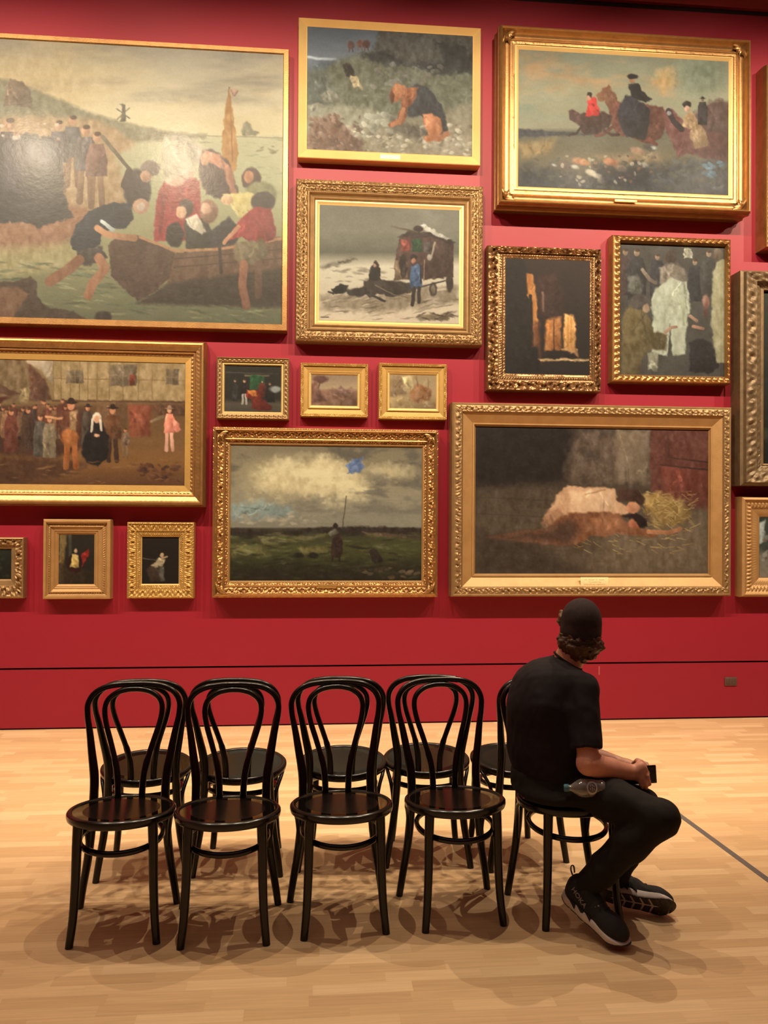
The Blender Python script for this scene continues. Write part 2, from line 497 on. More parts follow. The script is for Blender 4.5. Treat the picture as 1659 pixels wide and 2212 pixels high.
    def mottle(s, amp, sx, sy, box=None, oct=4, soft=10):
        s.k += 1
        n = (fbm(s.X / sx, s.Y / sy, s.seed + 13 * s.k, oct) - 0.5) * 2 * amp
        if box is not None:
            P = s.mask(box, soft)
            if P is None: return s
            s.I[P[0]] += (n[P[0]] * P[1])[..., None]
        else: s.I += n[..., None]
        return s
    def cloud(s, c, sx, sy, lo, hi, op=0.8, box=None, soft=20):
        s.k += 1
        n = fbm(s.X / sx, s.Y / sy, s.seed + 29 * s.k, 5)
        m = np.clip((n - lo) / (hi - lo), 0, 1) * op
        if box is not None:
            P = s.mask(box, soft, 12)
            if P is None: return s
            f = np.zeros_like(m); f[P[0]] = P[1]; m = m * f
        m = m[..., None]; s.I = s.I * (1 - m) + np.array(c, float) * m
        return s
    def fig(s, x, y, h, body, legs=None, head=(190, 145, 110), hat=None, w=0.2, lean=0, hair=(60, 42, 30)):
        """a small painted figure: x centre, y feet, h height"""
        t = y - h; L_ = lean * h
        if legs:
            s.l([(x - 0.05 * h, y - 0.45 * h), (x - 0.07 * h, y)], 0.085 * h, legs); s.l([(x + 0.05 * h, y - 0.45 * h), (x + 0.08 * h, y)], 0.085 * h, legs)
            b = 0.5
        else: b = 0.0
        wd = w * h
        s.p([(x - wd * 0.4 + L_, t + 0.16 * h), (x + wd * 0.4 + L_, t + 0.16 * h), (x + wd * 0.62 + L_ * .6, t + 0.4 * h), (x + wd * 0.6, y - b * h * 0.8), (x - wd * 0.6, y - b * h * 0.8), (x - wd * 0.62 + L_ * .6, t + 0.4 * h)], body, 1.0, warp=1.5)
        s.e(x + L_ * 1.2, t + 0.075 * h, 0.055 * h, 0.07 * h, head, 0.8, warp=0.5)
        s.e(x + L_ * 1.2 + 0.012 * h, t + 0.028 * h, 0.047 * h, 0.03 * h, hair, 1.0, .85, warp=0.5)
        if hat:
            s.e(x + L_ * 1.2, t + 0.03 * h, 0.1 * h, 0.02 * h, hat, 0.7, warp=0.4); s.e(x + L_ * 1.2, t, 0.05 * h, 0.045 * h, hat, 0.7, warp=0.4)
        return s
    def done(s):
        s.I += ((fbm(s.X / 2.2, s.Y / 2.2, s.seed + 5, 2) - 0.5) * 10)[..., None]
        L_ = s.I.mean(-1, keepdims=True)
        s.I = L_ + (s.I - L_) * 1.0
        s.I = (s.I - 90) * 1.12 + 88
        return np.clip(s.I, 3, 250)

# ---- canvas material: colours of the paint come from the canvas's own colour layer
PAINT_TINT = np.array([1.02, 0.83, 0.65])
PAINT_GAIN = 2.1
def canvas_mat(name, rough, coat):
    m, nt, b = new_mat(name)
    at = N(nt, 'ShaderNodeAttribute', attribute_name='paint'); at.attribute_type = 'GEOMETRY'
    nt.links.new(at.outputs['Color'], b.inputs['Base Color'])
    b.inputs['Roughness'].default_value = rough
    b.inputs['Coat Weight'].default_value = coat; b.inputs['Coat Roughness'].default_value = 0.24
    b.inputs['Specular IOR Level'].default_value = 0.22 + coat
    tc = N(nt, 'ShaderNodeTexCoord')
    n1 = N(nt, 'ShaderNodeTexNoise'); n1.inputs['Scale'].default_value = 30; n1.inputs['Detail'].default_value = 6
    nt.links.new(tc.outputs['Object'], n1.inputs['Vector'])
    bp = N(nt, 'ShaderNodeBump'); bp.inputs['Strength'].default_value = 0.25; bp.inputs['Distance'].default_value = 0.003
    nt.links.new(n1.outputs[0], bp.inputs['Height'])
    nt.links.new(bp.outputs[0], b.inputs['Normal']); nt.links.new(bp.outputs[0], b.inputs['Coat Normal'])
    return m
m_canvas = canvas_mat('oil_painted_canvas', 0.6, 0.03)
m_canvas_gloss = canvas_mat('varnished_oil_canvas', 0.50, 0.13)

def gold_mat(name, c, dark, rough=0.36, metal=0.75, wear=0.5, scale=14):
    m, nt, b = new_mat(name)
    tc = N(nt, 'ShaderNodeTexCoord')
    n1 = N(nt, 'ShaderNodeTexNoise'); n1.inputs['Scale'].default_value = scale; n1.inputs['Detail'].default_value = 8; n1.inputs['Roughness'].default_value = 0.65
    nt.links.new(tc.outputs['Object'], n1.inputs['Vector'])
    mr = N(nt, 'ShaderNodeMapRange'); mr.inputs[1].default_value = 0.42; mr.inputs[2].default_value = 0.72; mr.inputs[4].default_value = wear
    nt.links.new(n1.outputs[0], mr.inputs[0])
    mx = N(nt, 'ShaderNodeMix', data_type='RGBA'); mx.inputs[6].default_value = rgba(c); mx.inputs[7].default_value = rgba(dark)
    nt.links.new(mr.outputs[0], mx.inputs[0]); nt.links.new(mx.outputs[2], b.inputs['Base Color'])
    b.inputs['Metallic'].default_value = metal; b.inputs['Roughness'].default_value = rough
    n2 = N(nt, 'ShaderNodeTexNoise'); n2.inputs['Scale'].default_value = 120; n2.inputs['Detail'].default_value = 3
    nt.links.new(tc.outputs['Object'], n2.inputs['Vector'])
    bp = N(nt, 'ShaderNodeBump'); bp.inputs['Strength'].default_value = 0.35; bp.inputs['Distance'].default_value = 0.002
    nt.links.new(n2.outputs[0], bp.inputs['Height']); nt.links.new(bp.outputs[0], b.inputs['Normal'])
    return m
GOLD = {
 'warm': gold_mat('warm_gilding', (0.40, 0.22, 0.085), (0.20, 0.10, 0.04)),
 'bright': gold_mat('bright_gilding', (0.74, 0.52, 0.22), (0.62, 0.41, 0.15), 0.46, 0.45, 0.35, 6),
 'pale': gold_mat('pale_gilding', (0.29, 0.18, 0.082), (0.15, 0.085, 0.036), 0.47, 0.6, 0.5),
 'bronze': gold_mat('bronze_gilding', (0.29, 0.165, 0.078), (0.09, 0.045, 0.024), 0.36, 0.75, 0.7),
 'olive': gold_mat('dull_olive_gilding', (0.17, 0.115, 0.062), (0.07, 0.048, 0.028), 0.5, 0.45, 0.7),
 'yellow': gold_mat('yellow_gilding', (0.42, 0.255, 0.075), (0.31, 0.18, 0.05), 0.45, 0.45, 0.4),
 'oak': gold_mat('gilded_oak', (0.37, 0.215, 0.085), (0.28, 0.15, 0.055), 0.5, 0.35, 0.7, 8),
}
m_plate = simple_mat('cream_name_plate', (0.80, 0.60, 0.34), 0.4, scale=80)
m_brass = simple_mat('brass_name_plate', (0.55, 0.32, 0.11), 0.35, 0.7, scale=80)
m_ink = simple_mat('engraved_letters', (0.30, 0.19, 0.07), 0.6)

def relief(kind, a, q, per, seed):
    """height of carved ornament; a = metres along, q = 0..1 across"""
    env = np.sin(np.pi * q)
    if kind is None: return np.zeros_like(a)
    ph = 2 * np.pi * a / per
    if kind == 'rope': return env * np.sin(ph + q * 5)
    if kind == 'bead': return env * (np.abs(np.sin(ph / 2)) * 2 - 1)
    if kind == 'egg': return env * (np.abs(np.sin(ph / 2 + 0.6 * np.sin(q * 3))) * 2 - 1)
    if kind == 'leaf': return env * (0.6 * np.sin(ph + 4 * np.sin(q * 3.1 + 0.7)) + 0.5 * np.sin(2.3 * ph - 6 * q) + 0.9 * (vnoise(a / per * 4, q * 4, seed) - 0.5))
    if kind == 'scroll': return env * (0.9 * np.sin(ph) * np.cos(2 * np.pi * q) + 0.8 * np.sin(0.5 * ph + 5 * q) * np.sin(ph * 2) + 0.8 * (vnoise(a / per * 5, q * 5, seed) - 0.5))
    if kind == 'lattice': return env * (np.abs(np.sin(ph / 2 + q * 3)) + np.abs(np.sin(ph / 2 - q * 3)) - 1.2)
    if kind == 'flute': return env * 0.8 * np.sign(np.sin(ph))
    return np.zeros_like(a)

def rect_of(corners, d):
    q = [wall_sz(x, y, d) for x, y in corners]
    return ((q[0][0] + q[3][0]) / 2, (q[2][1] + q[3][1]) / 2, (q[1][0] + q[2][0]) / 2, (q[0][1] + q[1][1]) / 2)   # s0 z0 s1 z1

def sweep(root, name, mat, ro, ri, rows, step, seed=3, smooth=False, angle=30):
    """moulding between the rectangles ro and ri (s0 z0 s1 z1). rows: (t, height, ornament kind, amplitude, period, segments to next row)"""
    prof = []
    for i, r in enumerate(rows):
        t, h = r[0], r[1]
        kind, amp, per, n = (list(r[2:]) + [None, 0, 0.05, 1])[:4] if len(r) > 2 else (None, 0, 0.05, 1)
        if i + 1 < len(rows):
            for k in range(n):
                f = k / n
                prof.append((t + (rows[i + 1][0] - t) * f, h + (rows[i + 1][1] - h) * f, kind, amp, per, f if kind else 0))
        else: prof.append((t, h, None, 0, 0.05, 0))
    m = len(prof)
    T = np.array([p_[0] for p_ in prof]); H = np.array([p_[1] for p_ in prof])
    V = []; F = []; base = 0
    so, zo, s1, z1 = ro; si, zi, s2, z2 = ri
    cor_o = [(so, z1), (s1, z1), (s1, zo), (so, zo)]; cor_i = [(si, z2), (s2, z2), (s2, zi), (si, zi)]
    for k in range(4):
        A0, B0 = np.array(cor_o[k]), np.array(cor_o[(k + 1) % 4]); A1, B1 = np.array(cor_i[k]), np.array(cor_i[(k + 1) % 4])
        L_ = np.linalg.norm(B0 - A0); orn = any(p_[2] for p_ in prof)
        n = max(2, int(L_ / step)) if orn else 2
        u = np.linspace(0, 1, n)
        A = A0[None] + (A1 - A0)[None] * T[:, None]; B = B0[None] + (B1 - B0)[None] * T[:, None]      # m x 2
        P = A[:, None] + (B - A)[:, None] * u[None, :, None]                                         # m x n x 2
        along = np.linalg.norm(P - ((A0 + B0) / 2), axis=2) * np.sign(u - 0.5)[None]
        along = (P - ((A0 + B0) / 2)) @ ((B0 - A0) / L_)
        Z = np.repeat(H[:, None], n, 1)
        for j, pr in enumerate(prof):
            if pr[2]: Z[j] += pr[3] * relief(pr[2], np.abs(along[j]) , np.full(n, pr[5]), pr[4], seed)
        V.append(np.stack([P[..., 0], -Z, P[..., 1]], -1).reshape(-1, 3))
        jj, ii = np.meshgrid(np.arange(m - 1), np.arange(n - 1), indexing='ij')
        a = base + jj * n + ii
        F.append(np.stack([a, a + 1, a + n + 1, a + n], -1).reshape(-1, 4))
        base += m * n
    F = np.concatenate(F)[:, ::-1]
    V = np.concatenate(V)
    o = root
    s_c, z_c = o['_c']
    V[:, 0] -= s_c; V[:, 2] -= z_c
    ob = mesh_obj(name, V, F, mat, root, smooth, True)
    if smooth:
        try: ob.data.set_sharp_from_angle(angle=math.radians(angle))
        except Exception: pass
    return ob

def corner_leaf(root, par, mat, s, z, d, size, sx, sz, seed):
    """a carved leaf spray laid over a frame corner"""
    s_c, z_c = root['_c']
    mb = MB(); r = random.Random(seed)
    for k in range(7):
        a = math.radians(-20 + 130 * k / 6)
        L_ = size * (1.0 if k in (0, 6) else 0.62 + 0.12 * math.sin(k * 2))
        dx, dz = math.cos(a) * -sx, math.sin(a) * -sz
        pts = []; rad = []
        for i in range(7):
            t = i / 6
            pts.append((s - s_c + dx * L_ * t, -(d + 0.012 * math.sin(math.pi * t) * size * 12), z - z_c + dz * L_ * t)); rad.append(max(0.0015, size * 0.15 * math.sin(math.pi * (0.12 + 0.86 * t)) ** 0.8))
        mb.tube(pts, rad, 8, 0.6)
    return mb.build('corner_ornament', mat, par)

def painting(label, outer, canvas, depth, cdepth, rows, mat, slip=None, art=None, step=1.8, gloss=False, group=None, plate=None, corners=None, res=0.007, seed=1, pname='frame'):
    ro = rect_of(outer, depth); rc = rect_of(canvas, cdepth)
    cs, cz = (ro[0] + ro[2]) / 2, ro[1]
    root = empty('framed_painting', W(cs, cz, 0)); root.rotation_euler = (0, 0, YAW); root['_c'] = (cs, cz)
    tag(root, label, 'painting', group)
    # rows use t in 0..1 between outer and canvas; heights in metres off the wall
    fr_ob = sweep(root, pname, GOLD[mat], ro, rc, [(0.0, 0.0)] + rows, res, seed, smooth=True, angle=35)
    if slip:
        sweep(root, 'slip', GOLD[slip[0]], ro, rc, slip[1], res, seed, smooth=True, angle=35)
    # backing + canvas
    A = art
    w, h = A.w, A.h
    s = np.linspace(rc[0] - 0.004, rc[2] + 0.004, w) - cs; z = np.linspace(rc[3] + 0.004, rc[1] - 0.004, h) - cz
    S, Z = np.meshgrid(s, z)
    V = np.stack([S, np.full_like(S, -cdepth), Z], -1).reshape(-1, 3)
    jj, ii = np.meshgrid(np.arange(h - 1), np.arange(w - 1), indexing='ij')
    a = jj * w + ii
    F = np.stack([a, a + w, a + w + 1, a + 1], -1).reshape(-1, 4)
    # stretcher thickness behind the face
    nb = len(V)
    cr_ = [0, w - 1, nb - 1, nb - w]
    Vb = V[cr_].copy(); Vb[:, 1] = -0.004
    V = np.concatenate([V, Vb])
    ring = [(cr_[k], cr_[(k + 1) % 4], nb + (k + 1) % 4, nb + k) for k in range(4)] + [(nb, nb + 1, nb + 2, nb + 3)]
    F = np.concatenate([F, np.array(ring)])
    ob = mesh_obj('canvas', V, F, m_canvas_gloss if gloss else m_canvas, root, False, True)
    img = A.done()
    c = np.clip(lin(img) / (PAINT_TINT * PAINT_GAIN), 0, 0.95)
    colr = np.ones((len(V), 4), np.float32); colr[:nb, :3] = c.reshape(-1, 3); colr[nb:, :3] = (0.3, 0.22, 0.14)
    at = ob.data.color_attributes.new('paint', 'FLOAT_COLOR', 'POINT')
    if len(at.data) == len(V): at.data.foreach_set('color', colr.ravel())
    if plate:
        x0, y0, x1, y1, d, pm, lines = plate
        a0 = wall_sz(x0, y0, d); a1 = wall_sz(x1, y1, d)
        cx_, cz_ = (a0[0] + a1[0]) / 2 - cs, (a0[1] + a1[1]) / 2 - cz
        pl = MB().box((cx_, -d, cz_), (a1[0] - a0[0], 0.005, a0[1] - a1[1]), bevel=0.0015).build('name_plate', pm, root)
        for (fz, spans) in lines:
            t = MB(); r = random.Random(int(fz * 100))
            for (u0, u1) in spans:
                x = a0[0] - cs + (a1[0] - a0[0]) * u0; xe = a0[0] - cs + (a1[0] - a0[0]) * u1
                hh = (a0[1] - a1[1]) * 0.085; zz = a0[1] - cz - (a0[1] - a1[1]) * fz
                while x < xe:
                    wl_ = hh * r.uniform(0.35, 0.7)
                    t.box((x, -d - 0.0028, zz), (wl_ * 0.45, 0.0008, hh * r.uniform(0.6, 1.0))); t.box((x + wl_ * 0.3, -d - 0.0028, zz + hh * r.choice((-0.4, 0, 0.4))), (wl_ * 0.6, 0.0008, hh * 0.25))
                    x += wl_ * 1.5
            t.build('engraved_line', m_ink, pl, smooth=False)
    if corners:
        cm, size, tt, d = corners
        for k, (i, j, sx, sz) in enumerate(((0, 3, -1, 1), (2, 3, 1, 1), (2, 1, 1, -1), (0, 1, -1, -1))):
            corner_leaf(root, fr_ob, GOLD[cm], ro[i] + (rc[i] - ro[i]) * tt, ro[j] + (rc[j] - ro[j]) * tt, d, size, sx, sz, k)
    del root['_c']
    return root
# ------------------------------------------------------------------ the pictures on the wall
# 1 large harbour scene
c1 = [(-120, 78), (611, 119), (608, 704), (-120, 676)]
A = Art(c1, 1.8, 1)
A.grad([(80, (150, 138, 120)), (150, (172, 158, 132)), (240, (198, 180, 144)), (292, (196, 178, 138)), (300, (172, 164, 130)), (420, (152, 148, 112)), (560, (134, 126, 90)), (704, (94, 94, 70))])
A.cloud((196, 172, 128), 130, 45, 0.45, 0.8, 0.55, "-120 80 620 100 620 280 -120 280"); A.cloud((112, 104, 94), 170, 30, 0.5, 0.8, 0.5, "-120 80 620 110 620 230 -120 200")
A.e(60, 170, 160, 70, (196, 164, 110), 40, 0.5)
A.p("-130 185 10 170 60 190 120 214 180 240 250 262 350 284 440 292 440 300 -130 330", (124, 116, 90), 4); A.p("8 184 18 172 42 176 62 198 64 232 4 228", (108, 88, 70), 2); A.p("-120 160 -30 150 -20 215 -120 215", (110, 92, 74), 3)
A.p("252 262 256 232 250 226 262 226 264 262", (96, 92, 76), 1.2); A.l("245 236 272 256", 2.5, (96, 92, 76)); A.l("272 234 246 258", 2.5, (96, 92, 76))
A.p("-130 255 90 250 210 262 290 312 244 336 262 400 275 455 160 505 -130 515", (158, 130, 96), 6, 1, 6); A.p("-130 470 140 440 250 470 160 512 110 540 -130 560", (140, 98, 74), 7, .9, 6)
A.p("-130 540 60 528 170 520 230 560 -130 620", (158, 142, 100), 8, .8)
A.l("290 290 611 300", 2, (128, 120, 92)); A.p("516 284 522 268 530 262 536 270 545 284 556 288 550 296 520 296", (112, 108, 86), 2, .8); A.dabs((556, 318, 600, 336), 8, 2, [(110, 104, 70)], 3)
A.dabs((270, 300, 608, 400), 60, 1.5, [(150, 148, 112), (126, 128, 92)], 8, 0.03, 0.1, .5)
A.dabs((-100, 560, 608, 700), 230, 2.2, [(152, 144, 104), (84, 92, 70), (104, 110, 84), (70, 74, 54)], 9, 0.12, 0.25, .5)
# crowd on the beach
for i, (x, y, h, c) in enumerate(((-105, 470, 200, (70, 50, 46)), (-75, 480, 210, (52, 46, 48)), (-40, 470, 205, (96, 70, 60)), (-15, 480, 215, (60, 50, 52)), (16, 440, 185, (72, 60, 66)), (150, 400, 150, (88, 84, 80)), (178, 435, 165, (96, 88, 84)), (202, 445, 160, (118, 88, 76)), (120, 410, 150, (80, 74, 76)))):
    A.fig(x, y, h, c, (120, 92, 68) if x > 110 else None, (172, 130, 100), w=0.24)
A.p("-130 320 -60 290 20 300 50 285 110 300 128 340 132 420 152 468 120 478 78 492 60 480 10 478 -130 490", (40, 42, 46), 2.5, .93, 5); A.p("6 300 40 292 60 330 46 420 4 400", (74, 66, 72), 2, .7); A.p("52 296 108 300 120 330 100 360 60 350", (126, 124, 122), 8, .55)
A.dabs((-110, 268, 130, 300), 16, 5, [(182, 150, 122), (200, 180, 160), (150, 110, 86)], 1.1, 0, 1, .8)
# sail, oar, mast
A.l("490 190 476 372", 2.5, (96, 72, 50)); A.p("490 192 498 240 512 330 505 372 484 366 474 330 480 250", (164, 118, 62), 1.4); A.l("492 210 498 350", 3, (130, 86, 50), op=.7); A.p("490 190 512 200 496 210", (178, 132, 112), 1.2, .8)
A.l("214 295 278 372", 8, (92, 82, 64))
# passengers
A.e(290, 410, 30, 44, (52, 44, 42), 3); A.e(318, 364, 21, 17, (108, 92, 82), 1.6); A.e(308, 382, 12, 12, (160, 122, 96), 1.5); A.l("272 372 262 400 288 420", 16, (56, 46, 42))
A.p("326 520 334 420 350 392 392 376 426 392 430 470 410 522", (136, 42, 42), 2.5); A.l("350 420 340 500", 7, (110, 34, 36), 2); A.l("396 410 404 480", 6, (160, 62, 54), 2, .6)
A.p("424 330 452 322 490 350 512 420 500 440 440 420 424 380", (66, 50, 48), 2.5); A.p("436 326 470 336 500 372 508 425 494 420 478 370 440 346", (160, 110, 86), 2)
A.e(437, 345, 9, 14, (176, 132, 100), 1.5); A.e(420, 330, 10, 20, (176, 160, 140), 2); A.p("350 300 380 290 414 305 420 350 400 390 352 395 340 340", (150, 138, 118), 4, .8); A.e(372, 392, 20, 12, (190, 150, 126), 2); A.e(400, 376, 14, 10, (170, 140, 120), 2)
A.e(540, 388, 22, 24, (70, 50, 44), 2); A.e(534, 384, 11, 13, (168, 118, 88), 1.5); A.e(560, 420, 36, 26, (122, 118, 84), 3)
A.p("392 486 396 470 440 474 460 510 460 545 398 540", (44, 46, 38), 2); A.p("396 474 420 462 440 500 430 508 404 492", (190, 176, 152), 1.6); A.e(396, 450, 16, 19, (60, 44, 38), 1.6); A.e(386, 460, 11, 14, (192, 150, 118), 1.4)
A.e(446, 458, 20, 26, (130, 96, 76), 2); A.e(440, 452, 11, 12, (188, 148, 120), 1.5); A.e(372, 508, 20, 26, (30, 26, 26), 2)
A.p("476 420 540 418 566 450 540 480 510 470 490 440", (186, 168, 112), 2); A.e(486, 432, 13, 12, (196, 158, 120), 1.6); A.p("450 500 490 470 520 500 500 540 452 540", (40, 40, 44), 2.5); A.e(566, 438, 27, 22, (56, 50, 48), 2)
# boat
A.p("228 530 250 508 296 510 372 546 366 598 330 630 292 650 282 640 236 596", (76, 54, 42), 1.6); A.p("372 548 620 512 620 640 520 650 300 652 356 616", (98, 72, 54), 2); A.p("366 610 620 580 620 668 290 656", (52, 42, 34), 5, .9); A.l("296 512 372 542 470 540 620 516", 6, (158, 116, 82)); A.l("372 560 620 540", 2, (62, 42, 32)); A.l("370 578 620 560", 2, (66, 46, 36)); A.l("470 536 474 590", 7, (52, 38, 32))
# the man pushing
A.p("146 522 158 486 186 456 240 436 276 440 282 474 260 496 232 494 214 508 210 530 168 546 150 536", (34, 42, 50), 1.4); A.l("204 492 226 506 262 512 284 514", 14, (168, 122, 88)); A.l("214 478 238 496", 8, (170, 170, 160)); A.e(298, 446, 18, 16, (166, 128, 104), 1.4); A.e(298, 446, 10, 9, (186, 168, 150), 1.4, .8)
A.p("160 540 214 532 226 556 190 572 162 570", (58, 50, 46), 2); A.l("166 560 144 580 104 606", 22, (132, 90, 66), 1.4); A.l("208 556 222 580 196 610 186 636", 20, (150, 104, 76), 1.4)
# the man in red at the boat's side
A.p("500 498 520 470 548 448 584 452 594 500 590 520 548 532 520 512 490 524", (134, 48, 48), 1.6); A.p("506 524 570 520 578 548 556 576 512 574 502 548", (106, 92, 68), 2); A.l("524 572 520 620 530 662", 18, (128, 84, 62), 1.4); A.l("556 572 556 640", 16, (96, 70, 54), 1.6); A.l("512 492 488 516 480 526", 9, (176, 124, 92))
# rocks in the corner
A.p("-130 612 40 604 62 594 76 604 78 640 104 664 160 672 190 692 232 680 236 704 -130 700", (72, 54, 42), 1.8); A.p("-130 624 30 616 60 632 20 690 -130 690", (122, 86, 62), 2.5, .8); A.e(218, 682, 18, 12, (58, 46, 38), 2)
A.mottle(7, 40, 20); A.I *= 0.93
painting('very large harbour painting of figures around a rowing boat, plain gold frame, upper left', [(-134, 62), (624, 107), (621, 719), (-134, 691)], c1, 0.10, 0.085,
         [(0.0, 0.085), (0.08, 0.10), (0.85, 0.10), (1.0, 0.08)], 'warm', art=A, gloss=True, res=0.5)

# 2 hound on a stony hillside
c2 = [(664, 56), (1020, 80), (1020, 337), (664, 322)]
A = Art(c2, 1.6, 2)
A.grad([(56, (92, 98, 106)), (120, (106, 112, 118)), (160, (96, 96, 84)), (220, (104, 98, 78)), (260, (130, 120, 96)), (337, (128, 106, 78))])
A.p("664 126 690 122 740 128 740 150 664 150", (92, 100, 106), 3, .8); A.l("666 123 690 127 724 128", 5, (176, 180, 178), 2); A.p("820 60 1025 80 1025 160 960 150 880 140 800 118 810 90", (84, 80, 72), 4, 1, 6)
A.p("730 130 800 112 840 136 1025 160 1025 262 664 246 664 170", (104, 102, 80), 8, 1, 6); A.p("780 118 830 108 880 138 960 132 940 92 1000 100 1022 130 1022 160 930 160 880 140 800 138", (52, 52, 52), 5, .9, 8); A.p("664 160 700 150 720 200 700 250 664 240", (84, 88, 78), 8, .8)
A.dabs((800, 140, 950, 190), 50, 4, [(126, 118, 108), (110, 100, 88), (90, 88, 76)], 1.6, 0.2, .5, .6); A.dabs((760, 175, 1020, 230), 40, 3, [(96, 98, 74), (116, 112, 88)], 3, 0, .4, .5)
for (x, y, c) in ((757, 98, (98, 66, 58)), (776, 94, (118, 78, 66)), (790, 96, (98, 66, 58))): A.e(x, y, 8, 8, c, 2); A.l([(x - 3, y + 4), (x - 4, y + 14)], 2, c); A.l([(x + 3, y + 4), (x + 4, y + 14)], 2, c)
A.p("740 140 748 134 758 142 766 158 762 168 750 166 742 152", (56, 48, 44), 2); A.p("756 164 770 162 776 178 782 194 770 186 762 190", (176, 150, 108), 1.6)
A.p("664 236 700 228 790 230 850 255 870 290 820 300 664 300", (146, 138, 112), 6, .9, 6); A.p("760 285 800 262 890 262 1020 220 1020 337 700 332", (138, 124, 98), 8, .9, 6)
A.p("690 206 712 192 742 212 722 220 700 222", (120, 114, 96), 2); A.p("664 226 690 222 704 232 664 246", (134, 126, 104), 2); A.p("746 268 792 284 796 296 768 304 740 290", (158, 150, 124), 2)
A.p("664 300 680 252 720 250 740 262 760 290 790 310 770 330 664 322", (116, 82, 64), 5, .9, 8); A.dabs((668, 250, 780, 325), 80, 3, [(136, 92, 70), (92, 66, 52), (150, 120, 96)], 1.8, 0.6, 1, .6)
A.dabs((780, 262, 1016, 334), 130, 3.2, [(176, 160, 130), (150, 136, 108), (112, 100, 80), (190, 176, 148)], 1.7, 0, .4, .7); A.dabs((790, 245, 850, 285), 22, 6, [(160, 154, 130), (136, 130, 108)], 1.5, .4, .5, .8)
A.p("840 250 870 262 960 290 900 300 850 285", (74, 66, 56), 5, .7)
A.p("880 192 894 182 912 184 930 196 946 220 960 246 966 280 950 290 930 270 905 250 880 254 868 230 872 205", (58, 58, 60), 2); A.p("912 246 930 242 950 256 956 282 948 292 966 278 970 292 950 304 918 306 912 296 926 290 914 270", (176, 104, 62), 1.8)
A.p("842 196 852 182 872 184 882 200 878 236 876 260 858 272 838 274 836 268 854 258 866 232 866 206", (160, 92, 56), 1.6); A.e(856, 200, 12, 20, (178, 108, 66), 1.6, 1, 0.15); A.e(845, 208, 5, 15, (110, 62, 42), 1.4); A.p("874 192 900 186 898 208 880 232 872 214", (150, 88, 54), 1.8); A.l("870 236 862 262 846 270", 9, (172, 106, 66))
A.mottle(6, 26, 14); g_ = A.I.mean(-1, keepdims=True); A.I = g_ + (A.I - g_) * 0.78
painting('painting of a brown and black hound on rocks in a flat bright gold frame', [(644, 36), (1039, 62), (1038, 357), (644, 340)], c2, 0.10, 0.062,
         [(0.0, 0.095), (0.05, 0.10), (0.9, 0.062), (0.93, 0.064), (1.0, 0.06)], 'bright', art=A, res=0.5,
         plate=(821, 333, 865, 346, 0.088, m_plate, ()))

# 3 riders and hounds
c3 = [(1122, 106), (1573, 136), (1572, 420), (1120, 402)]
A = Art(c3, 1.7, 3)
A.grad([(106, (130, 128, 108)), (200, (146, 140, 114)), (275, (136, 130, 106)), (285, (96, 92, 76)), (340, (104, 94, 74)), (420, (62, 62, 62))])
A.cloud((176, 138, 100), 90, 30, .45, .7, .8, "1125 110 1400 120 1480 150 1450 200 1125 190"); A.cloud((120, 126, 110), 70, 26, .5, .75, .7, "1120 150 1260 150 1300 230 1120 260"); A.p("1420 150 1460 150 1462 180 1430 205 1410 180", (184, 150, 104), 8, .8, 8); A.e(1510, 165, 50, 40, (118, 124, 104), 20, .7)
A.p("1120 278 1200 284 1290 290 1120 296", (66, 66, 68), 2); A.p("1500 240 1540 218 1580 220 1580 330 1480 300", (84, 62, 58), 6, .9, 8); A.p("1120 310 1200 300 1190 330 1130 340", (150, 122, 82), 7, .7); A.p("1280 335 1420 330 1430 350 1300 352", (134, 112, 86), 6, .7)
A.p("1120 360 1250 380 1400 360 1580 330 1580 425 1120 410", (58, 60, 62), 12, .85, 10); A.dabs((1125, 340, 1570, 415), 110, 3, [(74, 78, 78), (88, 84, 68), (50, 52, 54)], 3, 0.1, .8, .5)
# bay horse with dark habit
A.p("1286 206 1300 190 1314 184 1316 192 1330 206 1336 232 1330 262 1316 248 1306 220 1290 218", (110, 74, 54), 1.6); A.p("1318 220 1370 222 1430 232 1440 262 1424 300 1400 312 1370 300 1330 290 1312 262", (98, 62, 52), 2)
A.p("1330 240 1350 205 1372 214 1402 238 1400 270 1390 300 1350 296 1336 268", (46, 44, 50), 2); A.p("1356 184 1376 180 1384 196 1406 216 1390 222 1360 210", (36, 34, 38), 1.6); A.e(1363, 174, 6, 8, (150, 112, 86), 1.2); A.e(1364, 166, 12, 6, (34, 32, 34), 1.2)
A.l("1326 270 1300 290 1286 292", 8, (96, 62, 52)); A.l("1400 300 1414 312", 8, (110, 66, 58))
# red coat rider
A.p("1228 240 1236 234 1250 246 1300 240 1320 250 1312 276 1290 288 1260 290 1250 272 1238 262 1230 258", (70, 50, 46), 1.8); A.l("1256 270 1244 288 1228 292", 5, (60, 46, 44)); A.l("1300 280 1320 292 1334 290", 6, (70, 48, 44)); A.p("1268 214 1282 208 1294 236 1290 250 1264 250 1266 232", (190, 62, 56), 1.4); A.e(1272, 206, 5, 6, (54, 42, 40), 1); A.e(1270, 212, 4, 5, (170, 120, 96), 1)
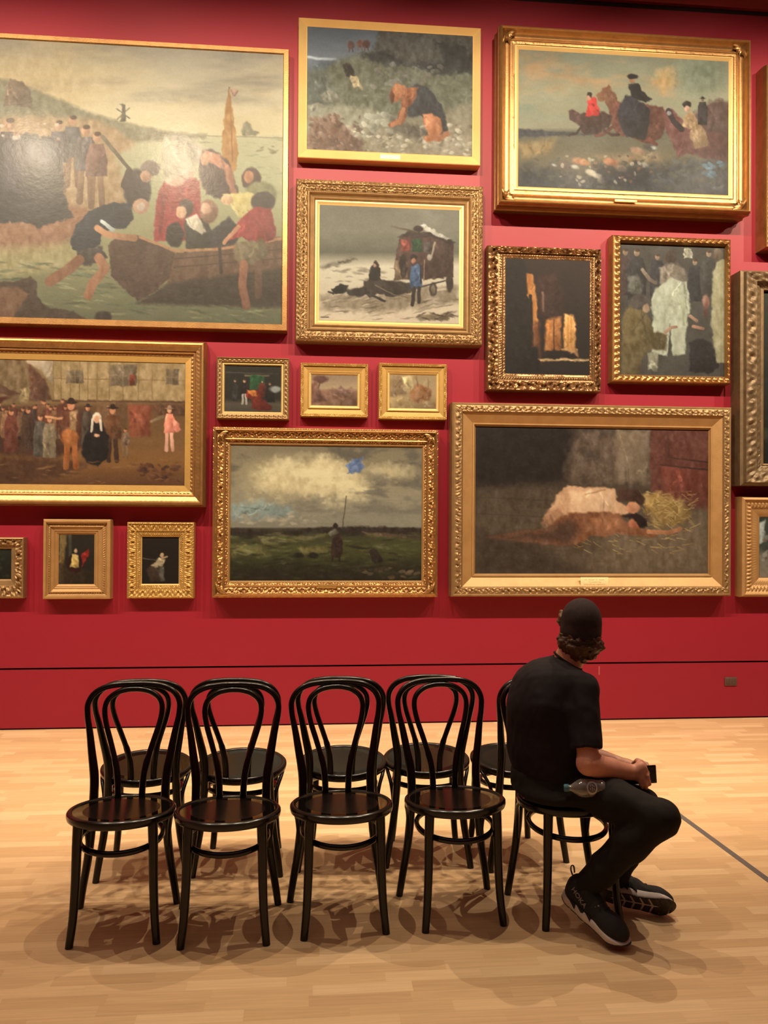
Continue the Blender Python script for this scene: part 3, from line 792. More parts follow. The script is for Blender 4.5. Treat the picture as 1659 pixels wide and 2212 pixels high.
# rider at right
A.p("1430 240 1450 236 1468 256 1500 280 1560 290 1580 320 1576 350 1520 340 1480 330 1462 342 1450 310 1434 280", (96, 62, 58), 2.4); A.p("1476 250 1494 240 1506 262 1522 282 1530 316 1500 322 1488 300 1490 280 1470 276", (138, 112, 84), 1.8); A.e(1482, 226, 10, 7, (44, 38, 38), 1.2); A.e(1482, 236, 6, 7, (176, 134, 110), 1.2); A.l("1442 240 1452 262 1470 280", 12, (48, 40, 42)); A.e(1443, 246, 4, 5, (150, 140, 134), 1)
A.fig(1516, 270, 58, (50, 44, 46), None, (110, 84, 70), (44, 38, 38), .3)
# hounds
for (x, y, s_, c) in ((1250, 348, 14, (150, 104, 74)), (1262, 350, 11, (168, 120, 84)), (1318, 350, 16, (158, 106, 78)), (1340, 364, 13, (176, 146, 116)), (1275, 372, 12, (186, 172, 148)), (1288, 380, 10, (176, 160, 136)), (1222, 356, 16, (96, 80, 74)), (1375, 326, 15, (150, 118, 96)), (1400, 318, 14, (84, 78, 72)), (1372, 350, 9, (60, 52, 50)), (1240, 360, 8, (176, 166, 148)), (1390, 356, 9, (150, 140, 124)), (1196, 356, 5, (180, 172, 160)), (1410, 320, 5, (166, 160, 146)), (1296, 390, 8, (150, 132, 112))):
    A.e(x, y, s_, s_ * .55, c, 2, .9, 0.3)
A.p("1290 355 1400 360 1400 410 1290 400", (38, 38, 42), 8, .6, 8); A.dabs((1200, 335, 1420, 400), 40, 3, [(180, 166, 140), (66, 50, 46), (140, 96, 70)], 1.5, .4, 1, .6); A.dabs((1520, 345, 1560, 385), 14, 3, [(84, 110, 120)], 2)
A.mottle(8, 30, 16)
painting('painting of riders on galloping horses above hounds, deep stepped gold frame, upper right', [(1083, 48), (1622, 86), (1627, 452), (1074, 447)], c3, 0.215, 0.13,
         [(0, 0.03, 'bead', .004, .03, 3), (-0.02, 0.055, None, 0, 0, 1), (-0.02, 0.075), (0.02, 0.08), (0.02, 0.13), (-0.01, .14), (-0.01, 0.175), (0.03, 0.18), (0.03, 0.20), (0.09, 0.215), (0.14, 0.21), (0.17, 0.20), (0.19, 0.178), (0.24, 0.160), (0.32, 0.146), (0.40, 0.142), (0.48, 0.146), (0.52, 0.15), (0.56, 0.158), (0.60, 0.158), (0.61, 0.150), (0.66, 0.150, 'flute', .002, .02, 3), (0.74, 0.148), (0.78, 0.152), (0.79, 0.146)], 'warm',
         slip=('bright', [(0.79, 0.12), (0.79, 0.146), (0.82, 0.146), (0.98, 0.128), (1.0, 0.124)]), art=A, res=0.012, corners=('warm', 0.10, 0.36, 0.158), seed=3,
         plate=(1328, 430, 1376, 438, 0.162, m_brass, ()))

# 4 wagon in the snow
c4 = [(690, 444), (991, 455), (990, 699), (692, 690)]
A = Art(c4, 1.5, 4)
A.grad([(444, (112, 106, 92)), (500, (118, 112, 96)), (545, (96, 92, 78)), (558, (140, 130, 110)), (575, (192, 178, 152)), (620, (186, 170, 144)), (699, (196, 174, 146))])
A.cloud((136, 128, 112), 90, 50, .45, .75, .6, "690 444 995 450 995 530 690 530"); A.p("690 575 760 556 770 560 700 582", (112, 102, 86), 3); A.dabs((700, 575, 850, 610), 26, 2, [(110, 100, 84), (136, 124, 104)], 5, .05, .15, .6)
A.p("690 640 800 620 990 620 990 650 850 672 700 668", (120, 104, 84), 7, .8, 6); A.dabs((700, 625, 985, 690), 70, 1.6, [(112, 96, 78), (188, 168, 142), (96, 82, 66)], 8, -0.12, .2, .6)
A.p("862 512 890 500 930 506 980 524 978 600 850 606 852 560", (74, 54, 48), 1.6); A.p("856 514 880 500 940 502 982 524 970 528 930 512", (56, 44, 42), 1.4); A.p("898 488 912 484 970 516 964 520 920 500", (182, 172, 154), 1.4); A.e(902, 494, 10, 7, (58, 48, 44), 1.4); A.l("844 490 900 502", 4, (92, 80, 66))
A.p("866 518 884 518 884 542 866 542", (112, 58, 48), 1.2); A.p("888 516 910 516 910 544 888 544", (42, 66, 46), 1.2); A.p("914 522 932 520 932 548 914 546", (84, 74, 68), 1.2); A.l("938 524 930 556", 4, (150, 132, 112)); A.e(926, 556, 5, 7, (146, 132, 116), 1.2); A.p("852 562 880 566 880 604 852 604", (104, 84, 64), 1.4); A.l("916 562 914 606", 2, (136, 108, 84))
A.e(935, 625, 9, 15, (66, 54, 46), 1.2); A.e(935, 625, 5, 10, (112, 96, 78), 1.2, .8); A.e(970, 612, 8, 18, (62, 50, 44), 1.4); A.l("900 622 960 606", 3, (50, 42, 38))
A.p("784 606 800 602 850 606 890 612 890 630 850 640 812 634 800 644 784 630", (56, 48, 42), 1.6); A.p("750 626 764 622 790 622 800 632 776 640 754 640", (52, 46, 42), 1.5); A.l("805 638 830 650", 5, (44, 40, 38)); A.l("810 616 850 636 880 642", 1.6, (110, 94, 76))
A.p("798 580 806 572 818 578 822 606 798 606", (44, 40, 36), 1.2); A.e(811, 572, 6, 8, (64, 52, 46), 1.2); A.e(808, 574, 3, 4, (164, 128, 104), 1)
A.p("886 576 902 570 910 582 910 622 884 624", (62, 80, 102), 1.3); A.l("894 622 890 658", 8, (52, 44, 42)); A.l("904 622 904 652", 8, (48, 42, 40)); A.e(892, 556, 8, 6, (40, 34, 34), 1.1); A.e(892, 564, 5, 6, (156, 112, 88), 1.1); A.l("908 574 908 610", 4, (40, 40, 46)); A.p("860 556 872 550 880 580 870 606 862 580", (48, 40, 38), 1.6)
A.p("718 624 736 614 752 616 752 626 742 634 720 634", (36, 34, 32), 1.4); A.l("712 630 722 634", 3, (36, 34, 32)); A.l("696 684 712 684", 2, (60, 50, 42)); A.p("898 684 930 676 978 678 970 690 910 692", (104, 88, 66), 2.5, .8); A.dabs((900, 676, 980, 690), 14, 1.4, [(66, 54, 42)], 5)
A.mottle(5, 20, 12)
painting('painting of a wagon and figures in the snow in a wide ornate gold frame', [(640, 384), (1046, 398), (1043, 743), (638, 738)], c4, 0.13, 0.07,
         [(0, 0.095), (0.03, 0.11, 'leaf', .008, .034, 6), (0.22, 0.13, None, 0, 0, 1), (0.23, 0.122, 'scroll', .008, .04, 6), (0.40, 0.112), (0.41, 0.104, 'bead', .005, .018, 3), (0.47, 0.10), (0.50, 0.108), (0.53, 0.11), (0.56, 0.104), (0.60, 0.088), (0.66, 0.082), (0.70, 0.088), (0.74, 0.092), (0.77, 0.086), (0.80, 0.078)], 'pale',
         slip=('bright', [(0.80, 0.06), (0.80, 0.078), (0.86, 0.08), (0.90, 0.074), (0.95, 0.070), (1.0, 0.064)]), art=A, res=0.009, seed=4)

# 5 dark church interior
c5 = [(1094, 560), (1273, 563), (1273, 808), (1092, 807)]
A = Art(c5, 1.4, 5)
A.grad([(560, (48, 34, 30)), (700, (40, 30, 28)), (810, (32, 26, 25))])
A.p("1094 560 1130 560 1146 600 1150 770 1140 810 1092 810", (30, 25, 25), 6); A.p("1136 592 1152 596 1160 640 1164 740 1150 750 1148 680 1140 640", (178, 118, 66), 2); A.l("1146 640 1150 745", 7, (26, 20, 22), 1.5); A.p("1150 700 1166 690 1170 790 1150 760", (96, 58, 38), 3, .8); A.p("1160 600 1200 590 1216 640 1212 700 1166 690", (58, 36, 32), 5, .9)
A.l("1172 632 1174 672", 5, (120, 92, 74), 1.6, .8); A.p("1178 690 1212 684 1212 758 1176 758", (160, 104, 58), 3); A.l("1196 690 1196 756", 3, (96, 58, 36), 1.4); A.p("1218 676 1238 680 1244 700 1242 756 1216 756", (206, 150, 88), 2.4); A.l("1226 684 1226 754", 1.6, (168, 112, 64)); A.l("1233 684 1234 754", 1.6, (176, 118, 66)); A.p("1212 752 1248 752 1250 770 1212 772", (170, 126, 82), 1.6)
A.p("1178 756 1216 756 1240 762 1248 772 1180 772", (28, 20, 20), 2); A.p("1160 775 1272 772 1272 777 1166 780", (180, 146, 104), 1.6); A.p("1130 745 1160 750 1166 800 1130 800", (22, 18, 20), 3)
A.mottle(4, 20, 40)
painting('small dark painting of an arched interior in a heavily carved bronze-gold frame', [(1055, 527), (1303, 535), (1300, 846), (1053, 842)], c5, 0.12, 0.055,
         [(0, 0.07), (0.02, 0.085), (0.06, 0.095, 'leaf', .022, .085, 9), (0.55, 0.085, None, 0, 0, 1), (0.57, 0.07), (0.64, 0.068, 'bead', .005, .020, 4), (0.76, 0.072), (0.80, 0.066), (0.85, 0.062, 'leaf', .004, .02, 3), (0.95, 0.058), (1.0, 0.05)], 'bronze', art=A, res=0.008, seed=5)

# 6 white robed figure
c6 = [(1342, 528), (1565, 532), (1564, 811), (1340, 810)]
A = Art(c6, 1.4, 6)
A.grad([(528, (72, 66, 60)), (650, (70, 66, 60)), (811, (72, 68, 62))])
A.mottle(14, 16, 24)
for (x, y, h, c) in ((1352, 640, 100, (66, 52, 50)), (1376, 650, 110, (52, 50, 50)), (1420, 640, 90, (50, 48, 50)), (1500, 650, 90, (48, 48, 50)), (1530, 640, 100, (60, 58, 54))): A.fig(x, y, h, c, None, (150, 124, 104), w=.3)
A.p("1476 537 1494 537 1494 558 1476 558", (150, 142, 120), 1); A.p("1358 600 1378 596 1390 620 1384 640 1358 634", (116, 112, 98), 3, .7)
A.l("1388 585 1404 606 1416 612", 8, (120, 104, 88)); A.e(1449, 556, 12, 15, (64, 50, 42), 1.6); A.p("1424 578 1440 570 1462 570 1480 584 1486 616 1476 622 1470 640 1432 636 1424 610", (118, 106, 92), 2.4); A.p("1430 614 1450 600 1474 610 1484 610 1490 660 1484 690 1478 764 1452 768 1446 700 1440 768 1408 762 1410 690 1406 650 1414 626", (168, 166, 142), 2); A.l("1436 660 1432 760", 4, (140, 140, 118), 2, .8); A.l("1474 650 1476 700", 5, (146, 146, 116), 2, .8)
A.p("1345 690 1360 660 1390 660 1404 690 1412 716 1440 722 1436 756 1410 756 1390 770 1380 811 1342 811", (94, 80, 52), 2.4); A.e(1382, 654, 22, 16, (76, 68, 62), 2); A.e(1396, 668, 8, 9, (150, 122, 98), 1.6); A.l("1436 718 1448 708 1460 706", 7, (150, 118, 96)); A.p("1400 764 1424 760 1420 800 1400 798", (132, 126, 106), 2)
A.p("1488 740 1510 728 1536 740 1552 790 1530 806 1488 800", (34, 32, 34), 2.2); A.l("1490 682 1504 692", 7, (146, 112, 92)); A.l("1496 704 1518 708", 7, (150, 112, 92)); A.p("1538 590 1552 560 1566 560 1566 780 1546 782 1536 700 1536 650", (150, 140, 108), 2.2); A.e(1550, 548, 10, 14, (96, 80, 64), 1.8); A.e(1524, 650, 8, 14, (140, 104, 88), 1.8); A.e(1524, 670, 5, 16, (90, 50, 40), 2, .7)
A.mottle(6, 14, 14)
painting('tall painting of a white-robed figure among kneeling people in a slim gold frame', [(1325, 507), (1581, 514), (1579, 827), (1322, 826)], c6, 0.11, 0.05,
         [(-0.03, 0.0), (-0.03, 0.05), (0, 0.055), (0, 0.085), (0.06, 0.095), (0.14, 0.10), (0.2, 0.092), (0.24, 0.095, 'egg', .011, .05, 6), (0.72, 0.092), (0.76, 0.08), (0.9, 0.062), (1.0, 0.045)], 'warm', art=A, res=0.008, seed=6)

# 7, 8, 9 cut off by the right edge of the picture
c = [(1672, 160), (1790, 168), (1790, 520), (1672, 515)]
A = Art(c, 3, 7); A.grad([(150, (90, 84, 76)), (330, (70, 60, 52)), (520, (50, 46, 40))]).mottle(12, 30, 30); A.dabs((1675, 170, 1785, 510), 60, 6, [(110, 96, 76), (60, 54, 46), (84, 72, 56)], 2)
painting('gold frame edge at the far right, level with the riders painting', [(1653, 138), (1812, 148), (1812, 541), (1652, 536)], c, 0.14, 0.08,
         [(0, 0.05, 'rope', .004, .03, 3), (0.0, 0.07), (0.05, 0.12), (0.12, 0.14), (0.25, 0.135), (0.35, 0.105, 'leaf', .006, .04, 4), (0.7, 0.10), (0.8, 0.105), (0.9, 0.09), (1, 0.075)], 'warm', art=A, res=0.012, seed=7)
c = [(1646, 629), (1800, 634), (1800, 1003), (1646, 1002)]
A = Art(c, 3, 8); A.grad([(630, (40, 42, 30)), (800, (32, 34, 26)), (1002, (24, 24, 20))]).mottle(10, 30, 30); A.dabs((1650, 640, 1790, 990), 80, 7, [(52, 58, 34), (28, 32, 22), (46, 40, 28)], 1.6, 0, 1)
painting('dull olive-brown carved frame around a dark picture at the right edge', [(1608, 580), (1845, 588), (1845, 1050), (1604, 1049)], c, 0.20, 0.09,
         [(0, 0.08, 'rope', .004, .04, 4), (0, 0.15), (0.10, 0.16), (0.14, 0.19, 'scroll', .012, .12, 8), (0.60, 0.17, None, 0, 0, 1), (0.66, 0.14, 'leaf', .006, .05, 4), (0.90, 0.115), (0.94, 0.12), (1, 0.085)], 'olive', slip=('pale', [(0.93, 0.10), (0.94, 0.122), (0.98, 0.12), (1.0, 0.085)]), art=A, res=0.012, seed=8)
c = [(1642, 1117), (1760, 1119), (1760, 1247), (1641, 1246)]
A = Art(c, 1.6, 9); A.grad([(1117, (58, 62, 50)), (1180, (70, 74, 64)), (1200, (120, 110, 96)), (1247, (140, 124, 104))]).mottle(14, 10, 10); A.p("1640 1130 1654 1124 1652 1170 1640 1176", (150, 150, 140), 2); A.dabs((1650, 1160, 1750, 1210), 40, 4, [(60, 56, 50), (120, 96, 76), (150, 140, 124)], 1.2, 0, 1)
painting('lower right gold frame cut off by the picture edge, beside the reclining figures', [(1603, 1072), (1798, 1075), (1798, 1290), (1602, 1290)], c, 0.11, 0.055,
         [(0, 0.08), (0.04, 0.10), (0.14, 0.11), (0.2, 0.10), (0.28, 0.09, 'egg', .008, .03, 5), (0.52, 0.085), (0.58, 0.075, 'lattice', .004, .02, 3), (0.78, 0.07), (0.84, 0.066), (1, 0.05)], 'oak', art=A, res=0.006, seed=9)

# 10 market square
c10 = [(-118, 771), (399, 789), (398, 1050), (-118, 1042)]
A = Art(c10, 1.7, 10)
A.grad([(771, (124, 108, 76)), (866, (118, 100, 68)), (880, (92, 70, 46)), (940, (104, 80, 50)), (1000, (116, 86, 50)), (1050, (84, 58, 38))])
A.p("50 775 110 776 112 830 96 815 86 800 60 790", (150, 140, 116), 2); A.p("-120 770 48 774 62 800 64 870 -120 870", (108, 92, 66), 3); A.p("-120 820 0 832 42 850 20 856 0 848 -120 850", (80, 58, 44), 2); A.p("-120 845 20 858 0 870 -120 870", (84, 44, 36), 3); A.p("56 784 84 810 96 820 108 865 60 866 62 830", (84, 60, 46), 3); A.p("42 840 60 836 60 866 42 866", (146, 132, 96), 2)
A.p("112 778 400 788 400 868 112 864", (140, 124, 88), 1.6); A.l("112 818 400 826", 1.6, (112, 92, 62))
for x in (112, 128, 148, 168, 186, 206, 232, 262, 296, 326): A.l([(x, 780), (x, 864)], 1.8, (112, 92, 62), .8, .8)
for (xa, xb, ya, yb) in ((140, 176, 800, 828), (232, 292, 790, 836), (355, 384, 802, 834)):
    A.p([(xa, ya), (xb, ya), (xb, yb), (xa, yb)], (100, 90, 70), 1.2); A.l([((xa + xb) / 2, ya), ((xa + xb) / 2, yb)], 1.2, (128, 112, 84)); A.l([(xa, (ya + yb) / 2), (xb, (ya + yb) / 2)], 1, (128, 112, 84))
A.p("277 812 288 812 288 834 277 834", (112, 60, 42), 1.2); A.l("110 866 400 872", 4, (84, 62, 44)); A.p("206 868 270 868 270 950 206 950", (96, 74, 52), 3, .7); A.p("274 876 324 878 322 945 276 945", (122, 68, 50), 3, .8); A.p("330 876 400 876 400 900 330 900", (84, 60, 44), 2.5, .8)
A.p("-120 880 60 880 190 886 200 960 120 985 -120 975", (62, 42, 34), 6, .85, 6); A.p("-120 985 80 985 200 1000 120 1030 40 1045 -120 1045", (66, 46, 34), 10, .8, 8)
pal = [(84, 52, 40), (60, 44, 36), (96, 74, 54), (70, 54, 50), (110, 84, 60), (52, 42, 38)]
rr = random.Random(3)
for i in range(34):
    x = -115 + i * 8 + rr.uniform(-4, 4); A.fig(x, 935 + rr.uniform(-12, 14), 62, pal[rr.randrange(6)], None, (160, 112, 80), w=.34, hair=(50, 34, 26))
for (x, y, h, c_, l_, hat) in ((-60, 985, 104, (76, 52, 42), None, None), (-20, 980, 96, (60, 50, 44), None, None), (22, 975, 92, (92, 54, 42), None, None), (58, 968, 88, (66, 50, 40), None, None), (84, 985, 90, (78, 74, 66), None, None), (104, 988, 88, (116, 106, 84), None, None), (186, 960, 84, (70, 62, 52), None, (46, 32, 26)), (240, 995, 116, (96, 66, 44), (60, 44, 34), (44, 30, 24)), (268, 988, 62, (110, 92, 72), (110, 90, 68), None)):
    A.fig(x, y, h, c_, l_, (176, 128, 94), hat, w=.26)
A.l("96 900 122 904 148 902", 5, (176, 134, 96)); A.fig(150, 1008, 142, (88, 56, 40), (140, 88, 48), (176, 124, 90), (48, 32, 26), .26); A.e(148, 946, 18, 20, (146, 96, 54), 2.5); A.p("146 890 164 886 160 930 148 926", (150, 124, 88), 2)
A.p("190 920 200 908 216 912 230 940 232 985 210 1006 186 1000 172 980 180 940", (28, 24, 26), 2); A.e(206, 903, 9, 11, (196, 184, 158), 1.4); A.e(206, 906, 5, 7, (186, 142, 110), 1.2); A.l("197 906 194 932", 5, (190, 182, 160)); A.l("213 908 216 930", 5, (186, 178, 156)); A.e(206, 941, 6, 4, (190, 150, 120), 1.2)
A.fig(364, 974, 92, (196, 130, 106), (190, 150, 126), (190, 144, 112), (140, 118, 92), .2); A.p("372 900 390 930 384 936 372 930", (190, 124, 104), 1.6); A.l("324 912 350 902", 6, (120, 104, 78)); A.dabs((300, 1005, 390, 1040), 50, 3, [(76, 50, 40), (96, 66, 46), (56, 38, 32)], 2.4, 0, .5, .7); A.dabs((-100, 990, 390, 1045), 60, 2, [(128, 98, 62), (92, 66, 42)], 5, 0, .2, .5)
A.mottle(5, 24, 14); A.I = A.I * np.array([1.14, 1.06, 1.04])
painting('long painting of a crowd in a market square in a wide gilded frame, left edge', [(-148, 718), (445, 741), (441, 1097), (-148, 1089)], c10, 0.13, 0.06,
         [(0, 0.075), (0.02, 0.10), (0.10, 0.128), (0.18, 0.13), (0.24, 0.118, 'leaf', .003, .03, 5), (0.46, 0.10), (0.48, 0.088), (0.54, 0.094), (0.58, 0.09), (0.60, 0.080, 'bead', .004, .03, 3), (0.70, 0.074)], 'warm',
         slip=('yellow', [(0.70, 0.05), (0.70, 0.072), (0.97, 0.066), (1.0, 0.055)]), art=A, res=0.010, seed=10)

# 11 small one at the left edge
c = [(-60, 1187), (23, 1187), (23, 1250), (-60, 1250)]
A = Art(c, 1.4, 11); A.grad([(1187, (40, 44, 34)), (1250, (26, 26, 22))]).mottle(8, 8, 8); A.dabs((-55, 1200, 20, 1245), 20, 3, [(60, 60, 42), (84, 70, 50)], 1.5)
painting('small dark picture in a carved gold frame cut off by the left edge', [(-92, 1161), (49, 1161), (50, 1294), (-92, 1293)], c, 0.09, 0.04,
         [(0, 0.06), (0.02, 0.075), (0.10, 0.08), (0.12, 0.072, 'scroll', .014, .07, 7), (0.62, 0.066, None, 0, 0, 1), (0.66, 0.055), (0.9, 0.05), (1, 0.036)], 'pale', art=A, res=0.005, seed=11)
# 12 figure with red banner
c = [(128, 1156), (202, 1156), (202, 1261), (128, 1260)]
A = Art(c, 1.2, 12); A.grad([(1156, (46, 38, 28)), (1225, (38, 32, 26)), (1261, (60, 48, 34))]); A.p("128 1156 144 1156 142 1200 136 1258 128 1258", (110, 88, 52), 2.5); A.l("151 1158 152 1205", 7, (72, 66, 52), 1.5); A.p("128 1215 160 1220 202 1240 202 1262 128 1262", (60, 46, 32), 3, .8); A.p("176 1196 190 1186 191 1200 180 1222 174 1228 170 1212", (132, 36, 32), 1.2); A.p("144 1210 156 1198 170 1198 178 1210 176 1226 168 1234 152 1234 142 1222", (44, 24, 20), 1.4); A.p("156 1198 168 1198 170 1226 152 1226", (196, 162, 96), 1.2); A.e(163, 1190, 4, 5, (190, 150, 112), 1); A.e(163, 1232, 11, 4, (60, 24, 18), 1.2)
painting('tiny upright picture of a figure with a red banner, wide plain moulding frame', [(91, 1121), (239, 1122), (237, 1295), (91, 1295)], c, 0.10, 0.035,
         [(0, 0.07), (0.03, 0.085), (0.10, 0.088), (0.2, 0.086), (0.25, 0.07), (0.34, 0.062, 'rope', .004, .018, 3), (0.42, 0.068), (0.46, 0.072), (0.5, 0.06), (0.66, 0.052), (0.70, 0.056), (0.78, 0.046)], 'oak', slip=('oak', [(0.78, 0.03), (0.78, 0.047), (0.82, 0.048), (1.0, 0.03)]), art=A, res=0.005, seed=12)
# 13 embracing figures in the dark
c = [(308, 1161), (385, 1161), (385, 1260), (308, 1260)]
A = Art(c, 1.2, 13); A.grad([(1161, (34, 26, 20)), (1260, (28, 22, 20))]).mottle(4, 12, 12); A.p("318 1234 330 1215 344 1206 354 1200 358 1212 348 1226 350 1256 324 1256", (66, 50, 40), 2); A.p("326 1222 344 1204 356 1208 352 1222 336 1228", (176, 156, 122), 1.6); A.e(350, 1199, 4, 5, (180, 146, 110), 1); A.l("350 1206 360 1202", 4, (166, 140, 108)); A.l("310 1206 336 1210", 2, (120, 110, 92), 1, .7); A.p("342 1222 354 1224 356 1254 346 1254", (96, 88, 78), 1.6)
painting('tiny upright dark picture of two pale figures in a patterned gold frame', [(273, 1128), (419, 1128), (418, 1293), (273, 1294)], c, 0.085, 0.035,
         [(0, 0.06), (0.03, 0.072, 'leaf', .004, .022, 2), (0.10, 0.078), (0.12, 0.070, 'scroll', .008, .04, 7), (0.60, 0.062, None, 0, 0, 1), (0.62, 0.055), (0.68, 0.056, 'leaf', .005, .016, 3), (0.86, 0.052), (0.9, 0.046)], 'yellow', slip=('bright', [(0.88, 0.03), (0.88, 0.047), (1.0, 0.030)]), art=A, res=0.004, seed=13)
# 14 interior with a green panel
c = [(486, 790), (607, 791), (606, 889), (486, 889)]
A = Art(c, 1.2, 14); A.grad([(790, (44, 40, 34)), (860, (40, 36, 30)), (872, (84, 74, 60)), (889, (70, 62, 52))]).mottle(4, 12, 12); A.l("490 806 600 808", 2, (70, 64, 52)); A.l("530 812 580 812", 4, (96, 86, 66)); A.p("540 812 572 812 572 842 540 842", (38, 72, 44), 1.2); A.fig(528, 872, 52, (34, 28, 28), (170, 156, 140), (184, 140, 110), w=.3); A.fig(508, 866, 46, (48, 44, 42), None, (150, 120, 100)); A.fig(566, 856, 34, (92, 40, 30), None, (196, 160, 130), w=.4); A.fig(582, 868, 42, (30, 26, 26), None, (170, 130, 100), w=.4); A.e(594, 840, 12, 7, (150, 146, 136), 2); A.p("532 846 558 842 566 860 584 876 586 885 560 886 544 880 542 862 532 858", (104, 34, 24), 1.4); A.p("532 842 552 844 558 856 546 856", (190, 112, 54), 1.4)
painting('small picture of figures before a green panel, leftmost of the three in the small row', [(467, 770), (625, 773), (624, 906), (467, 904)], c, 0.09, 0.045,
         [(0, 0.065), (0.04, 0.078), (0.12, 0.082), (0.16, 0.075, 'lattice', .008, .035, 6), (0.6, 0.068), (0.64, 0.06), (0.76, 0.058)], 'pale', slip=('bright', [(0.74, 0.045), (0.74, 0.06), (0.84, 0.06), (1.0, 0.04)]), art=A, res=0.005, seed=14)
# 15, 16 two pale sketches
c = [(674, 810), (771, 812), (771, 876), (673, 875)]
A = Art(c, 1.2, 15); A.grad([(810, (142, 116, 94)), (838, (172, 144, 110)), (846, (150, 116, 90)), (876, (126, 92, 74))]); A.p("674 846 720 840 740 846 756 838 772 846 772 878 674 878", (136, 100, 80), 3); A.e(693, 820, 15, 8, (96, 62, 52), 2); A.l("693 824 686 846", 3, (96, 64, 54)); A.p("672 828 684 824 696 850 706 866 674 870", (110, 76, 62), 3); A.p("712 850 736 834 760 850", (124, 94, 80), 2.5); A.mottle(6, 8, 5)
fr = [(0, 0.055), (0.04, 0.07, 'rope', .004, .012, 4), (0.24, 0.066), (0.27, 0.056), (0.66, 0.05), (0.70, 0.058), (0.76, 0.058), (0.80, 0.05)]
painting('small faded tree landscape in a yellow-gold frame, middle of the small row', [(649, 783), (796, 785), (795, 902), (649, 899)], c, 0.075, 0.04, fr, 'yellow', slip=('bright', [(0.78, 0.04), (0.79, 0.053), (0.86, 0.052), (1.0, 0.036)]), art=A, res=0.004, group='pair of small flat yellow-gold frames', seed=15)
c = [(843, 810), (941, 811), (941, 882), (843, 881)]
A = Art(c, 1.2, 16); A.grad([(810, (160, 134, 96)), (850, (170, 142, 104)), (882, (130, 104, 74))]); A.p("843 812 862 812 872 830 880 850 843 862", (134, 108, 80), 3); A.p("884 850 900 828 918 834 930 838 932 856 916 868 890 868", (150, 104, 70), 2); A.l("898 812 902 834", 4, (140, 108, 80)); A.l("924 820 924 840", 3, (146, 114, 84)); A.p("868 815 890 812 896 836 882 846 874 830", (184, 160, 116), 2); A.p("843 858 880 856 900 872 900 884 843 884", (166, 138, 98), 3); A.dabs((850, 820, 938, 880), 40, 2.4, [(136, 104, 74), (176, 150, 110)], 1.6, 0.4, 1, .5)
painting('small faded sketch of towers in a yellow-gold frame, rightmost of the small row', [(819, 783), (967, 786), (965, 907), (818, 905)], c, 0.075, 0.04, fr, 'yellow', slip=('bright', [(0.78, 0.04), (0.79, 0.053), (0.86, 0.052), (1.0, 0.036)]), art=A, res=0.004, group='pair of small flat yellow-gold frames', seed=16)

# 17 big cloudy sky
c17 = [(500, 962), (910, 968), (909, 1253), (498, 1253)]
A = Art(c17, 1.4, 17)
A.grad([(962, (120, 106, 84)), (1010, (134, 120, 94)), (1080, (142, 130, 106)), (1138, (130, 122, 104)), (1142, (58, 54, 40)), (1180, (72, 70, 42)), (1210, (62, 62, 36)), (1253, (40, 36, 26))])
A.cloud((92, 84, 72), 60, 26, .45, .62, .85, "490 955 915 960 915 1060 800 1070 700 990 560 1010 490 1040"); A.e(650, 1030, 95, 34, (186, 166, 124), 22, .9)
for (x, y, rx, ry) in ((700, 1010, 40, 22), (730, 1030, 50, 28), (660, 1040, 60, 24), (610, 1045, 56, 20), (760, 1050, 46, 20), (710, 1060, 60, 16), (850, 1020, 50, 14), (620, 1010, 40, 16)): A.e(x, y, rx, ry, (198, 178, 136), 8, .7, warp=9)
A.cloud((214, 196, 152), 34, 20, .5, .68, .8, "560 1010 720 985 800 1020 800 1080 640 1090 540 1070"); A.cloud((104, 96, 84), 48, 18, .5, .66, .8, "780 1030 915 1040 915 1100 720 1110 650 1090 760 1070"); A.cloud((112, 104, 90), 80, 14, .46, .66, .7, "490 1085 915 1085 915 1135 490 1135")
A.p("500 1090 560 1082 620 1094 640 1112 560 1124 498 1122", (126, 140, 134), 7, .7, 8); A.dabs((502, 1108, 700, 1132), 30, 3, [(170, 156, 132), (150, 138, 118)], 3, -.1, .4, .6); A.p("748 1005 762 990 782 988 778 1004 786 1016 770 1024 750 1022", (96, 112, 146), 2.5, .9, 8)
A.p("498 1140 600 1148 700 1138 820 1138 912 1142 912 1156 800 1156 600 1160 498 1158", (52, 44, 38), 2.5); A.p("560 1160 700 1152 700 1160 640 1170 570 1176", (116, 108, 74), 2.5, .8); A.p("780 1150 910 1156 910 1162 800 1160", (104, 84, 66), 2, .7); A.p("500 1174 560 1178 580 1196 500 1198", (126, 116, 76), 5, .7, 8); A.p("640 1182 720 1180 740 1192 650 1194", (120, 108, 70), 4, .7, 6)
A.dabs((502, 1150, 908, 1250), 220, 2.4, [(54, 58, 34), (80, 82, 46), (40, 36, 26), (70, 62, 42), (92, 90, 56)], 6, 0, .2, .5); A.p("498 1210 700 1215 912 1208 912 1255 498 1255", (38, 34, 26), 14, .6, 10); A.dabs((760, 1225, 908, 1250), 24, 3, [(104, 86, 66), (66, 56, 44)], 2.4, 0, .4, .6)
for x in (644, 674): A.e(x, 1199, 11, 6, (34, 32, 26), 2)
A.l("746 1072 738 1136 736 1142", 1.8, (76, 70, 54)); A.p("716 1160 724 1142 732 1148 738 1172 738 1190 732 1206 714 1204 714 1180", (54, 40, 34), 1.4); A.e(722, 1136, 5, 6, (50, 42, 36), 1.2); A.p("706 1152 722 1142 730 1150 720 1154 712 1158", (96, 90, 76), 1.4); A.l("716 1200 716 1212", 3, (46, 36, 30)); A.l("730 1200 732 1212", 3, (46, 36, 30)); A.p("794 1190 806 1184 820 1196 824 1212 806 1216 798 1204", (48, 40, 34), 2)
A.mottle(4, 16, 9); A.I *= 1.08
